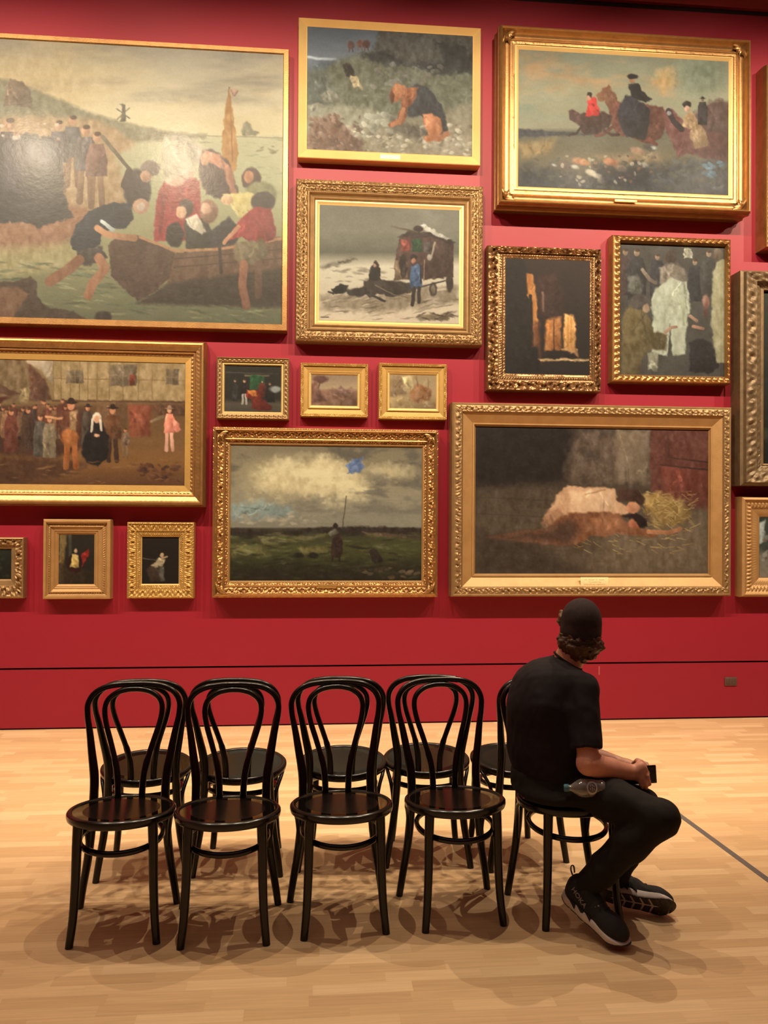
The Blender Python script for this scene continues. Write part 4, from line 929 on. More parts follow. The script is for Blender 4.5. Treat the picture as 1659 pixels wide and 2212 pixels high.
painting('painting of a lone rider under a huge cloudy sky in an ornate gold frame', [(459, 921), (948, 928), (946, 1291), (457, 1292)], c17, 0.13, 0.06,
         [(0, 0.085), (0.015, 0.11, 'bead', .003, .02, 2), (0.08, 0.116), (0.12, 0.124), (0.18, 0.128), (0.22, 0.112), (0.26, 0.104, 'scroll', .009, .055, 9), (0.60, 0.092, None, 0, 0, 1), (0.62, 0.096), (0.67, 0.098), (0.69, 0.084), (0.72, 0.080, 'leaf', .006, .024, 4), (0.84, 0.074)], 'warm',
         slip=('oak', [(0.84, 0.05), (0.84, 0.074), (0.90, 0.074), (0.92, 0.066), (1.0, 0.055)]), art=A, res=0.006, seed=17, corners=('warm', 0.07, 0.40, 0.112),
         plate=(685, 1262, 727, 1271, 0.10, m_brass, ()))

# 18 resting figures on straw
c18 = [(1028, 924), (1529, 928), (1528, 1238), (1028, 1238)]
A = Art(c18, 1.6, 18)
A.grad([(924, (50, 38, 34)), (1030, (50, 38, 32)), (1060, (70, 58, 46)), (1140, (84, 70, 56)), (1238, (98, 80, 64))])
A.p("1030 920 1240 920 1230 1000 1190 1040 1030 1050", (36, 28, 26), 14); A.p("1240 924 1402 926 1402 1048 1230 1048 1220 1010", (112, 92, 76), 12, .9, 8); A.p("1328 928 1402 928 1402 1044 1330 1040", (132, 112, 90), 8, .7, 6); A.p("1402 926 1532 928 1532 1106 1470 1096 1402 1060", (100, 58, 48), 3, 1, 4); A.p("1425 1006 1530 1014 1530 1090 1440 1080", (112, 58, 46), 4, .8); A.l("1424 986 1530 998", 3, (70, 42, 36)); A.l("1424 1004 1530 1014", 3, (64, 38, 34)); A.l("1440 930 1442 984", 3, (78, 46, 40))
A.cloud((60, 48, 42), 20, 26, .5, .7, .6, "1230 924 1330 926 1330 1050 1230 1050"); A.p("1290 1000 1300 990 1310 996 1308 1016 1290 1030 1276 1044 1280 1034 1296 1016", (92, 74, 60), 2, .8)
A.p("1030 1060 1180 1050 1300 1052 1530 1100 1530 1240 1030 1240", (90, 74, 58), 12, .7, 10); A.p("1300 1150 1530 1110 1530 1240 1280 1240", (126, 106, 84), 22, .7, 10); A.p("1030 1150 1150 1170 1250 1240 1030 1240", (62, 50, 42), 16, .7, 10)
for y in (1075, 1110, 1190, 1215): A.l([(1030, y), (1200, y + 8)], 1.6, (66, 54, 44), 1.2, .6)
# straw
A.p("1384 1066 1430 1062 1470 1080 1492 1112 1460 1136 1410 1136 1392 1100", (158, 126, 76), 6, .9, 8); rr = random.Random(5)
for i in range(150):
    if i < 95: x, y = rr.uniform(1380, 1490), rr.uniform(1062, 1142)
    else: x, y = rr.uniform(1230, 1480), rr.uniform(1146, 1196)
    a = rr.uniform(-.7, .9) if i < 95 else rr.uniform(-.2, .6); L_ = rr.uniform(8, 26)
    A.l([(x, y), (x + L_ * math.cos(a), y + L_ * math.sin(a))], 1.3, rr.choice([(196, 166, 108), (168, 136, 82), (120, 94, 58)]), .7, .75)
# far figure, pale
A.p("1172 1120 1190 1094 1200 1070 1222 1050 1262 1054 1300 1052 1324 1056 1330 1080 1352 1096 1356 1108 1338 1114 1290 1110 1240 1112 1210 1124 1180 1138", (206, 160, 122), 2.2); A.p("1168 1128 1180 1104 1212 1094 1216 1116 1196 1136 1176 1142", (164, 118, 88), 4, .8); A.p("1228 1062 1320 1060 1322 1100 1240 1106", (226, 184, 144), 6, .7); A.l("1262 1068 1304 1058", 2.4, (150, 106, 78), 1.4, .7); A.p("1330 1054 1378 1060 1392 1078 1386 1092 1356 1080 1334 1084", (72, 48, 38), 2.5); A.e(1364, 1096, 15, 13, (196, 138, 104), 1.8)
# near figure, brown in shade
A.p("1050 1160 1120 1148 1180 1142 1200 1122 1230 1106 1262 1108 1300 1104 1334 1110 1352 1130 1382 1140 1420 1150 1414 1160 1366 1156 1330 1152 1300 1160 1272 1156 1256 1172 1230 1178 1180 1176 1110 1168", (134, 88, 62), 2.4); A.p("1050 1158 1180 1144 1230 1120 1250 1150 1230 1174 1110 1168", (74, 54, 44), 8, .8, 6); A.p("1270 1120 1330 1114 1350 1140 1300 1150", (166, 112, 78), 6, .7); A.l("1398 1148 1440 1150 1468 1142", 9, (172, 118, 84)); A.e(1370, 1130, 17, 11, (168, 104, 76), 1.8); A.p("1342 1116 1372 1108 1392 1120 1394 1138 1380 1140 1366 1122", (42, 28, 26), 2)
A.mottle(5, 22, 12)
painting('painting of two figures lying on straw in a broad plain-sloped gold frame, behind the visitor', [(976, 869), (1584, 877), (1583, 1289), (976, 1290)], c18, 0.145, 0.06,
         [(0, 0.10), (0.02, 0.12), (0.08, 0.13), (0.12, 0.128), (0.14, 0.130, 'leaf', .009, .055, 6), (0.38, 0.132, None, 0, 0, 1), (0.41, 0.126), (0.44, 0.116)], 'pale',
         slip=('oak', [(0.44, 0.10), (0.44, 0.116), (0.84, 0.075), (0.85, 0.082), (0.90, 0.082), (0.92, 0.072), (1.0, 0.055)]), art=A, res=0.007, seed=18,
         plate=(1254, 1247, 1314, 1267, 0.112, m_plate, ((0.27, ((0.14, 0.24), (0.28, 0.5), (0.56, 0.60), (0.67, 0.84))), (0.52, ((0.30, 0.36), (0.40, 0.6), (0.64, 0.74))), (0.76, ((0.12, 0.38), (0.42, 0.5), (0.55, 0.88))))))
# ------------------------------------------------------------------ black bentwood chairs
m_lacquer = simple_mat('black_lacquered_bentwood', (0.0065, 0.0042, 0.0038), 0.22, var=0.25, scale=14, coat=0.0, stretch=(1, 1, 0.2), spec=0.42)
m_seat = simple_mat('polished_black_seat', (0.0045, 0.0035, 0.003), 0.045, var=0.25, scale=10, coat=0.0, spec=0.5)
SEAT = 0.46
def tilt(mb, a=math.radians(4.0)):
    mb.v = [(x, y, z - y * math.tan(a)) for x, y, z in mb.v]
    return mb
def make_chair():
    t = empty('bentwood_chair')
    # seat: thin dished disc with a raised lip
    M = Matrix.Identity(4)
    R_ = 0.205
    tilt(MB().lathe([(0.0, SEAT - 0.019), (R_ - 0.022, SEAT - 0.019)] + [((R_ - 0.022) * q, SEAT - 0.0050 - 0.0022 * (1 - q * q)) for q in (1, .93, .86, .78, .7, .6, .5, .4, .3, .2, .1, 0)], 72)).build('seat', m_seat, t, angle=50)
    tilt(MB().lathe([(R_ - 0.0225, SEAT - 0.0058), (R_ - 0.019, SEAT - 0.001), (R_ - 0.014, SEAT + 0.001), (R_ - 0.006, SEAT), (R_, SEAT - 0.006), (R_ + 0.001, SEAT - 0.016), (R_ - 0.002, SEAT - 0.028), (R_ - 0.008, SEAT - 0.033), (R_ - 0.028, SEAT - 0.033), (R_ - 0.030, SEAT - 0.026), (R_ - 0.0225, SEAT - 0.012), (R_ - 0.0225, SEAT - 0.0058)], 72)).build('seat_frame', m_lacquer, t)
    # front legs (front is -y)
    for s in (-1, 1):
        P = catmull([(s * 0.136, -0.125, SEAT - 0.015), (s * 0.139, -0.129, 0.36), (s * 0.142, -0.134, 0.22), (s * 0.148, -0.142, 0.10), (s * 0.158, -0.155, 0.0)], 5)
        r = [0.0195 - 0.0050 * (i / (len(P) - 1)) for i in range(len(P))]
        MB().tube(P, r, 14, up=(1, 0, 0)).build('leg', m_lacquer, t)
    # rear legs run up into the outer hoop in one bent piece
    side = [(0.194, 0.168, 0.0), (0.181, 0.162, 0.09), (0.163, 0.160, 0.20), (0.150, 0.160, 0.32), (0.143, 0.166, 0.44), (0.145, 0.182, 0.53), (0.160, 0.204, 0.62), (0.174, 0.226, 0.70), (0.187, 0.242, 0.765), (0.186, 0.251, 0.815), (0.162, 0.258, 0.855), (0.115, 0.262, 0.880), (0.05, 0.264, 0.889)]
    P = catmull(side + [(0, 0.264, 0.890)] + [(-x, y, z) for x, y, z in side[::-1]], 5)
    r = []
    for p in P:
        z = p.z
        r.append(0.0145 + 0.0035 * min(1, z / 0.3) if z < 0.3 else (0.018 if z < 0.55 else 0.018 - 0.0058 * min(1, (z - 0.55) / 0.2)))
    MB().tube(P, r, 14, up=(0, 1, 0)).build('back_frame', m_lacquer, t)
    # inner loop
    inn = [(0.048, 0.172, SEAT - 0.035), (0.050, 0.176, 0.50), (0.060, 0.190, 0.57), (0.083, 0.209, 0.65), (0.108, 0.228, 0.73), (0.117, 0.240, 0.785), (0.106, 0.248, 0.828), (0.070, 0.253, 0.857), (0.03, 0.255, 0.868)]
    P = catmull(inn + [(0, 0.255, 0.870)] + [(-x, y, z) for x, y, z in inn[::-1]], 5)
    MB().tube(P, [0.0115 if p.z > .6 else 0.0135 for p in P], 12, up=(0, 1, 0)).build('inner_back_loop', m_lacquer, t)
    # hoop between the legs
    P = [(0.155 * math.cos(a), 0.160 * math.sin(a) + 0.0, 0.352 + 0.011 * math.sin(a)) for a in np.linspace(0, 2 * math.pi, 56, endpoint=False)]
    MB().tube(P, 0.0125, 10, 0.8, up=(0, 0, 1), closed=True).build('stretcher_ring', m_lacquer, t)
    # bent braces from the rear legs up under the seat
    for s in (-1, 1):
        P = catmull([(s * 0.160, 0.148, 0.245), (s * 0.163, 0.138, 0.31), (s * 0.172, 0.112, 0.37), (s * 0.186, 0.072, 0.412), (s * 0.192, 0.035, 0.430)], 5)
        MB().tube(P, 0.0085, 10, up=(1, 0, 0)).build('seat_brace', m_lacquer, t)
        MB().lathe([(0.0, 0.0), (0.006, 0.0), (0.006, 0.004), (0.0, 0.004)][::-1], 12, Matrix.Translation((s * 0.048, 0.172, SEAT - 0.039))).build('screw_cap', m_lacquer, t)
    return t
def copy_thing(o, parent=None):
    c = o.copy(); COL.objects.link(c)
    if parent is not None: c.parent = parent
    for ch in list(o.children): copy_thing(ch, c)
    return c
chair0 = make_chair()
FRONT = [(-1.018, 3.249, 7.0), (-0.603, 3.246, 6.0), (-0.163, 3.325, 9.5), (0.296, 3.391, 10.7), (0.760, 3.415, 12.0)]
def seat_xy(px, py):
    p = at_z(px, py, SEAT); return p.x, p.y
BACK = [seat_xy(318, 1650) + (189,), seat_xy(523, 1646) + (182,), seat_xy(741, 1640) + (180,), seat_xy(921, 1634) + (181,), (0.625, 3.975, 197)]
nm_f = ['front-row black bentwood chair at the left end, facing the camera', 'front-row black bentwood chair, second from the left', 'middle black bentwood chair of the front row, facing the camera',
        'front-row empty black bentwood chair next to the seated visitor', 'black bentwood chair in the front row that the visitor sits on']
nm_b = ['rear-row black bentwood chair at the left end, facing the pictures', 'rear-row black bentwood chair, second from the left, facing the pictures', 'middle black bentwood chair of the rear row, turned to the wall',
        'rear-row black bentwood chair, fourth from the left, facing the pictures', 'rear-row black bentwood chair half hidden behind the seated visitor']
for i, (x, y, a) in enumerate(FRONT + BACK):
    o = chair0 if i == 0 else copy_thing(chair0)
    o.location = (x, y, 0); o.rotation_euler = (0, 0, math.radians(a))
    tag(o, (nm_f + nm_b)[i], 'chair', 'front row of black bentwood chairs' if i < 5 else 'rear row of black bentwood chairs')
# ------------------------------------------------------------------ implicit surfaces for the visitor
class SDF:
    def __init__(s, lo, hi, h):
        s.lo = np.array(lo, float); s.h = h
        s.n = np.ceil((np.array(hi) - s.lo) / h).astype(int) + 1
        s.D = np.full(s.n, 0.05, np.float32)
    def win(s, lo, hi):
        a = np.clip(np.floor((np.array(lo) - s.lo) / s.h).astype(int), 0, s.n - 1)
        b = np.clip(np.ceil((np.array(hi) - s.lo) / s.h).astype(int) + 1, 1, s.n)
        sl = tuple(slice(a[i], b[i]) for i in range(3))
        ax = [s.lo[i] + np.arange(a[i], b[i]) * s.h for i in range(3)]
        X, Y, Z = np.meshgrid(*ax, indexing='ij')
        return sl, np.stack([X, Y, Z], -1)
    def merge(s, sl, d, k, sub=False):
        A = s.D[sl]
        if sub:
            if k <= 0: s.D[sl] = np.maximum(A, -d)
            else:
                h = np.maximum(k - np.abs(A + d), 0) / k
                s.D[sl] = np.maximum(A, -d) + h * h * k / 4
            return
        if k <= 0: s.D[sl] = np.minimum(A, d); return
        h = np.maximum(k - np.abs(A - d), 0) / k
        s.D[sl] = np.minimum(A, d) - h * h * k / 4
    def cone(s, a, b, ra, rb, k=0.02, sub=False, squash=None):
        a = np.array(a, float); b = np.array(b, float); m = max(ra, rb) + k + 3 * s.h
        sl, P = s.win(np.minimum(a, b) - m, np.maximum(a, b) + m)
        ab = b - a; t = np.clip(((P - a) @ ab) / (ab @ ab + 1e-12), 0, 1)
        V = P - a - t[..., None] * ab
        if squash is not None:
            ax = np.array(squash[0], float); ax /= np.linalg.norm(ax)
            c = V @ ax; V = V + ((1 / squash[1] - 1) * c)[..., None] * ax
        d = np.linalg.norm(V, axis=-1) - (ra + (rb - ra) * t)
        s.merge(sl, d, k, sub); return s
    def path(s, pts, rad, k=0.02, **kw):
        for i in range(len(pts) - 1): s.cone(pts[i], pts[i + 1], rad[i], rad[i + 1], k, **kw)
        return s
    def ell(s, c, r, R=None, k=0.02, sub=False):
        c = np.array(c, float); r = np.array(r, float); m = r.max() + k + 3 * s.h
        sl, P = s.win(c - m, c + m)
        Q = P - c
        if R is not None: Q = Q @ np.array(R)          # columns of R = local axes in world
        l0 = np.linalg.norm(Q / r, axis=-1); l1 = np.linalg.norm(Q / (r * r), axis=-1) + 1e-9
        s.merge(sl, l0 * (l0 - 1) / l1, k, sub); return s
    def cut(s, p, n, k=0.0):
        """remove everything on the side n points to"""
        n = np.array(n, float); n /= np.linalg.norm(n)
        ax = [s.lo[i] + np.arange(s.n[i]) * s.h for i in range(3)]
        d = (ax[0][:, None, None] - p[0]) * n[0] + (ax[1][None, :, None] - p[1]) * n[1] + (ax[2][None, None, :] - p[2]) * n[2]
        if k <= 0: s.D = np.maximum(s.D, d)
        else:
            h = np.maximum(k - np.abs(s.D - d), 0) / k
            s.D = np.maximum(s.D, d) + h * h * k / 4
        return s
    def cut_local(s, p, n, r, k=0.0):
        """the same but only within r of p"""
        p = np.array(p, float); sl, P = s.win(p - r, p + r)
        n = np.array(n, float); n /= np.linalg.norm(n)
        d = (P - p) @ n
        s.D[sl] = np.maximum(s.D[sl], d); return s
    def noise(s, amp, f, seed, anis=(1, 1, 1)):
        m = np.abs(s.D) < 0.03
        I = np.where(m)
        X, Y, Z = [(s.lo[i] + I[i] * s.h) * f * anis[i] for i in range(3)]
        n = (vnoise(X + Z * 0.7, Y + Z * 0.31, seed) + vnoise(Y * 1.1 + X * .3, Z * 1.2, seed + 3) + vnoise(Z + 5.1, X * 1.1 - Y * .4, seed + 9)) / 3 - 0.5
        s.D[I] += (amp * 2 * n).astype(np.float32); return s
    def mesh(s, smooth=1):
        D = s.D; n = s.n
        ins = D < 0
        c = np.zeros(n - 1, np.int8)
        corners = [(i, j, k) for i in (0, 1) for j in (0, 1) for k in (0, 1)]
        for (i, j, k) in corners: c += ins[i:n[0] - 1 + i, j:n[1] - 1 + j, k:n[2] - 1 + k]
        act = (c > 0) & (c < 8)
        idx = np.full(n - 1, -1, np.int64); I = np.argwhere(act); idx[act] = np.arange(len(I))
        val = {q: D[I[:, 0] + q[0], I[:, 1] + q[1], I[:, 2] + q[2]] for q in corners}
        acc = np.zeros((len(I), 3)); cnt = np.zeros(len(I))
        for a in corners:
            for ax in range(3):
                if a[ax]: continue
                b = list(a); b[ax] = 1; b = tuple(b)
                va, vb = val[a], val[b]; cr = (va < 0) != (vb < 0)
                t = np.where(cr, va / np.where(cr, va - vb, 1), 0)
                P = np.tile(np.array(a, float), (len(I), 1)); P[:, ax] += t
                acc[cr] += P[cr]; cnt[cr] += 1
        V = s.lo + (I + acc / np.maximum(cnt, 1)[:, None]) * s.h
        F = []
        for ax in range(3):
            o = [0, 1, 2]; o.remove(ax); u, v = o
            A = [slice(None)] * 3; B = [slice(None)] * 3
            A[ax] = slice(0, n[ax] - 1); B[ax] = slice(1, n[ax])
            a = ins[tuple(A)]; b = ins[tuple(B)]
            E = np.argwhere(a != b)
            E = E[(E[:, u] > 0) & (E[:, v] > 0) & (E[:, u] < n[u] - 1) & (E[:, v] < n[v] - 1)]
            def g(du, dv):
                q = E.copy(); q[:, u] += du; q[:, v] += dv
                return idx[q[:, 0], q[:, 1], q[:, 2]]
            q = np.stack([g(-1, -1), g(0, -1), g(0, 0), g(-1, 0)], -1)
            flip = a[E[:, 0], E[:, 1], E[:, 2]]
            if ax == 1: flip = ~flip
            q[~flip] = q[~flip][:, ::-1]
            F.append(q)
        F = np.concatenate(F); F = F[(F >= 0).all(1)]
        for _ in range(smooth):
            S = np.zeros_like(V); C = np.zeros(len(V))
            for k in range(4):
                np.add.at(S, F[:, k], V[F[:, (k + 1) % 4]]); np.add.at(C, F[:, k], 1)
                np.add.at(S, F[:, k], V[F[:, (k + 3) % 4]]); np.add.at(C, F[:, k], 1)
            V = V * 0.45 + 0.55 * S / np.maximum(C, 1)[:, None]
        return V, F
    def build(s, name, mat, parent, smooth=1):
        V, F = s.mesh(smooth)
        t = V[F]; vol = np.einsum('ij,ij->i', t[:, 0], np.cross(t[:, 1], t[:, 2]) + np.cross(t[:, 2], t[:, 3])).sum()
        if vol < 0: F = F[:, ::-1]
        return mesh_obj(name, V, F, mat, parent, True)
def v3(*a): return np.array(a, float)
def unit(v): v = np.array(v, float); return v / np.linalg.norm(v)

m_skin = simple_mat('sunburnt_skin', (0.66, 0.30, 0.21), 0.5, var=0.12, scale=18, bump=0.15, bscale=300)
m_skin.node_tree.nodes['Principled BSDF'].inputs['Subsurface Weight'].default_value = 0.08
m_skin.node_tree.nodes['Principled BSDF'].inputs['Subsurface Radius'].default_value = (0.012, 0.004, 0.002)
m_tee = simple_mat('black_cotton_jersey', (0.014, 0.0095, 0.0125), 0.85, var=0.15, scale=40, bump=0.3, bscale=500, spec=0.25)
m_trs = simple_mat('black_trouser_cloth', (0.0105, 0.0078, 0.007), 0.85, var=0.2, scale=30, bump=0.3, bscale=400, spec=0.3)
m_cap = simple_mat('black_brown_cap_cloth', (0.032, 0.019, 0.019), 0.9, var=0.2, scale=60, bump=0.4, bscale=500, spec=0.3)
m_hair = simple_mat('dark_brown_hair', (0.085, 0.038, 0.018), 0.6, var=0.5, scale=70, bump=0.9, bscale=160)
m_shoe = simple_mat('black_knit_shoe', (0.010, 0.008, 0.009), 0.8, var=0.3, scale=200, bump=0.6, bscale=600)
m_mid = simple_mat('white_midsole_foam', (0.62, 0.56, 0.54), 0.6, var=0.06, scale=40)
m_out = simple_mat('dark_rubber_outsole', (0.035, 0.028, 0.022), 0.6, var=0.4, scale=60, bump=0.5)
m_grey = simple_mat('grey_shoe_print', (0.22, 0.20, 0.21), 0.6)

HIPR, HIPL = v3(0.735, 3.325, 0.545), v3(0.665, 3.50, 0.545)
KNR, KNL = v3(1.035, 3.085, 0.490), v3(1.030, 3.290, 0.465)
ANR, ANL = v3(0.775, 3.235, 0.160), v3(0.970, 3.420, 0.130)
PEL = v3(0.68, 3.425, 0.56)
SH_C = v3(0.70, 3.44, 0.935)
SHR, SHL = v3(0.797, 3.310, 0.920), v3(0.630, 3.560, 0.880)
ELR, ELL = v3(0.795, 3.205, 0.655), v3(0.765, 3.600, 0.620)
WRR, WRL = v3(0.985, 3.285, 0.598), v3(1.000, 3.400, 0.590)
C7 = v3(0.765, 3.445, 1.005)
HD = v3(0.825, 3.465, 1.140)
person = empty('person', (0.72, 3.40, 0.0))
tag(person, 'seated person in black t-shirt, black trousers and dark cap, seen from behind, holding a phone', 'person')

# head frame: looking towards the wall, slightly right and down
HF = unit((0.22, 0.97, -0.02)); HR = unit(np.cross(HF, (0, 0, 1))); HU = np.cross(HR, HF)
HU = unit(HU + 0.06 * HR); HR = unit(np.cross(HF, HU)); HU = np.cross(HR, HF)
HM = np.stack([HR, HF, HU], 1)
def hd(r, f, u): return HD + HR * r + HF * f + HU * u

# ---- body, one continuous surface
B = SDF((0.44, 2.95, 0.06), (1.16, 3.72, 1.30), 0.005)
B.ell(hd(0, -0.012, 0.030), (0.070, 0.088, 0.085), HM, 0.0)
B.ell(hd(0, 0.020, -0.030), (0.058, 0.068, 0.080), HM, 0.03)
B.ell(hd(0, 0.062, -0.090), (0.026, 0.020, 0.018), HM, 0.02)
B.ell(hd(0, 0.078, 0.018), (0.050, 0.014, 0.010), HM, 0.015)
B.cone(hd(0, 0.084, 0.012), hd(0, 0.104, -0.026), 0.007, 0.012, 0.010)
for s_ in (-1, 1):
    B.ell(hd(s_ * 0.030, 0.086, 0.002), (0.014, 0.009, 0.009), HM, 0.006, sub=True)
    B.ell(hd(s_ * 0.040, 0.062, -0.020), (0.022, 0.020, 0.018), HM, 0.015)
    B.ell(hd(s_ * 0.073, -0.008, -0.004), (0.010, 0.019, 0.031), HM, 0.006)
B.ell(hd(0, 0.083, -0.052), (0.022, 0.007, 0.005), HM, 0.006)
B.ell(hd(0, 0.081, -0.063), (0.020, 0.008, 0.006), HM, 0.006)
B.cone(C7 + v3(-0.015, 0, -0.03), hd(0, -0.024, -0.040), 0.062, 0.058, 0.03)
B.cone(SHL, SHR, 0.050, 0.050, 0.05)
SHAX = unit(SHR - SHL)
B.cone(SH_C + v3(-0.01, 0, -0.03), v3(0.655, 3.44, 0.72), 0.095, 0.10, 0.04, squash=None)
B.ell(v3(0.655, 3.445, 0.80), (0.115, 0.165, 0.17), None, 0.04)
B.cone(v3(0.67, 3.44, 0.72), PEL, 0.105, 0.12, 0.04)
B.path([SHR, ELR], [0.050, 0.040], 0.02); B.path([ELR, (ELR + WRR) / 2 - v3(0, 0, .004), WRR], [0.047, 0.041, 0.029], 0.012)
B.path([SHL, ELL], [0.050, 0.040], 0.02); B.path([ELL, (ELL + WRL) / 2, WRL], [0.042, 0.036, 0.026], 0.012)
B.path([HIPR, KNR], [0.070, 0.048], 0.03); B.path([KNR, (KNR * .65 + ANR * .35), ANR], [0.048, 0.046, 0.034], 0.02)
B.path([HIPL, KNL], [0.070, 0.048], 0.03); B.path([KNL, (KNL * .65 + ANL * .35), ANL], [0.048, 0.046, 0.034], 0.02)
# right hand, back of the hand to the viewer, fingers down over the phone
def hp(px, py, y):
    p = at_y(px, py, y); return v3(p.x, p.y, p.z)
B.cone(WRR, hp(1382, 1664, 3.275), 0.026, 0.026, 0.012, squash=(unit((0.2, -1, 0.1)), 0.72))
B.cone(hp(1386, 1656, 3.275), hp(1381, 1678, 3.272), 0.019, 0.018, 0.014)
B.path([hp(1386, 1650, 3.275), hp(1393, 1660, 3.268), hp(1400, 1671, 3.275)], [0.0105, 0.0095, 0.0078], 0.004)
B.path([hp(1388, 1663, 3.272), hp(1398, 1677, 3.262), hp(1403, 1694, 3.272)], [0.0110, 0.0102, 0.0084], 0.003)
B.path([hp(1385, 1674, 3.270), hp(1393, 1689, 3.262), hp(1396, 1703, 3.275)], [0.0108, 0.0098, 0.0080], 0.003)
B.path([hp(1379, 1682, 3.270), hp(1385, 1694, 3.265), hp(1387, 1704, 3.280)], [0.0098, 0.0088, 0.0072], 0.003)
B.path([hp(1376, 1655, 3.29), hp(1381, 1648, 3.315), hp(1390, 1650, 3.335)], [0.0125, 0.0110, 0.0088], 0.008)
# left hand behind the phone
B.cone(WRL, hp(1378, 1660, 3.375), 0.026, 0.024, 0.012)
B.cone(hp(1378, 1650, 3.372), hp(1376, 1676, 3.372), 0.017, 0.017, 0.012)
for (y0, y1, y2, dx) in ((1646, 1650, 1656, 4), (1656, 1662, 1668, 6), (1666, 1672, 1679, 6), (1677, 1682, 1687, 3)):
    B.path([hp(1382, y0 + 1, 3.370), hp(1394 + dx * .4, y1, 3.362), hp(1398 + dx * .5, y2, 3.345)], [0.0105, 0.0095, 0.0078], 0.0025)
B.path([hp(1370, 1650, 3.355), hp(1377, 1644, 3.332), hp(1387, 1646, 3.322)], [0.012, 0.0105, 0.0085], 0.008)
body = B.build('body', m_skin, person, 1)
for s_ in (-1, 1):
    p = hd(s_ * 0.030, 0.076, 0.002)
    MB().lathe([(0.0, -0.011), (0.006, -0.0095), (0.0105, -0.004), (0.0105, 0.004), (0.006, 0.0095), (0.0, 0.011)], 12, Matrix.Translation(Vector(p) - Vector(person.location))).build('eye', simple_mat('eye_white', (0.6, 0.56, 0.5), 0.2), person)

# ---- t-shirt
T = SDF((0.44, 3.10, 0.50), (0.98, 3.72, 1.10), 0.005)
UA = unit(ELR - SHR)
T.cone(SHR, ELR - UA * 0.035, 0.062, 0.060, 0.025)
UL = unit(ELL - SHL)
T.cone(SHL, ELL - UL * 0.05, 0.062, 0.058, 0.025)
T.noise(0.004, 22, 6)
T.cut_local(ELR - UA * 0.056, UA, 0.085)
T.cut_local(ELL - UL * 0.065, UL, 0.085)
T.cone(SHL, SHR, 0.060, 0.060, 0.02)
T.cone(SHL + v3(0.03, -0.02, 0.03), C7 + v3(-0.02, 0.01, -0.02), 0.045, 0.050, 0.03)
T.cone(SHR + v3(-0.03, 0.02, 0.03), C7 + v3(0, -0.01, -0.02), 0.045, 0.050, 0.03)
T.ell(v3(0.695, 3.445, 0.92), (0.120, 0.135, 0.09), None, 0.05)
T.ell(v3(0.668, 3.440, 0.80), (0.155, 0.185, 0.20), None, 0.05)
T.ell(v3(0.685, 3.43, 0.655), (0.165, 0.185, 0.16), None, 0.05)
T.ell(v3(0.715, 3.42, 0.585), (0.165, 0.180, 0.085), None, 0.04)
T.noise(0.006, 16, 5, (1, 1, 0.6)); T.noise(0.003, 38, 8, (1.4, 1.4, 0.7))
T.cut((0.7, 3.4, 0.535), (0.0, 0.0, -1))
# collar opening
nk = unit(v3(0.60, -0.10, 1.0))
T.cut_local(C7 + v3(-0.002, 0, 0.010), nk, 0.085)
tee = T.build('t_shirt', m_tee, person, 1)
# ribbed collar band
q0 = C7 + v3(0.002, 0.0, 0.005); ux = unit(np.cross(nk, (0, 1, 0))); uy = np.cross(nk, ux)
MB().tube([tuple(q0 + ux * 0.064 * math.cos(a) + uy * 0.064 * math.sin(a) - np.array(person.location)) for a in np.linspace(0, 2 * math.pi, 40, endpoint=False)], 0.0045, 8, 1.0, closed=True).build('collar', m_tee, tee)

# ---- trousers
P_ = SDF((0.46, 2.92, 0.08), (1.18, 3.68, 0.72), 0.005)
P_.ell(PEL + v3(0.0, 0, -0.005), (0.150, 0.175, 0.095), None, 0.0)
P_.ell(v3(0.705, 3.395, 0.505), (0.172, 0.195, 0.052), None, 0.03)
P_.path([HIPR, HIPR * .5 + KNR * .5, KNR], [0.088, 0.078, 0.064], 0.03)
P_.path([HIPL, HIPL * .5 + KNL * .5, KNL], [0.088, 0.074, 0.062], 0.03)
P_.path([KNR, KNR * .7 + ANR * .3 + v3(-.012, 0, 0), KNR * .3 + ANR * .7, ANR + v3(0, 0, -.01)], [0.066, 0.068, 0.056, 0.046], 0.03)
P_.path([KNL, KNL * .7 + ANL * .3, KNL * .3 + ANL * .7, ANL], [0.062, 0.064, 0.054, 0.046], 0.03)
P_.noise(0.006, 14, 15, (1, 1, 1)); P_.noise(0.0035, 34, 18)
# seat presses flat on the chair
sl, Q = P_.win((0.46, 3.2, 0.40), (0.96, 3.68, SEAT + 0.004))
P_.D[sl] = np.where((Q[..., 2] < SEAT + 0.003) & (np.hypot(Q[..., 0] - 0.745, Q[..., 1] - 3.415) < 0.215), np.maximum(P_.D[sl], 0.004), P_.D[sl])
P_.build('trousers', m_trs, person, 1)
# loose drawstring / pale seam threads hanging at the calf
for dx, ln in ((0.0, 0.05), (0.022, 0.075)):
    a = hp(1319 + dx * 560, 1772, 2.99)
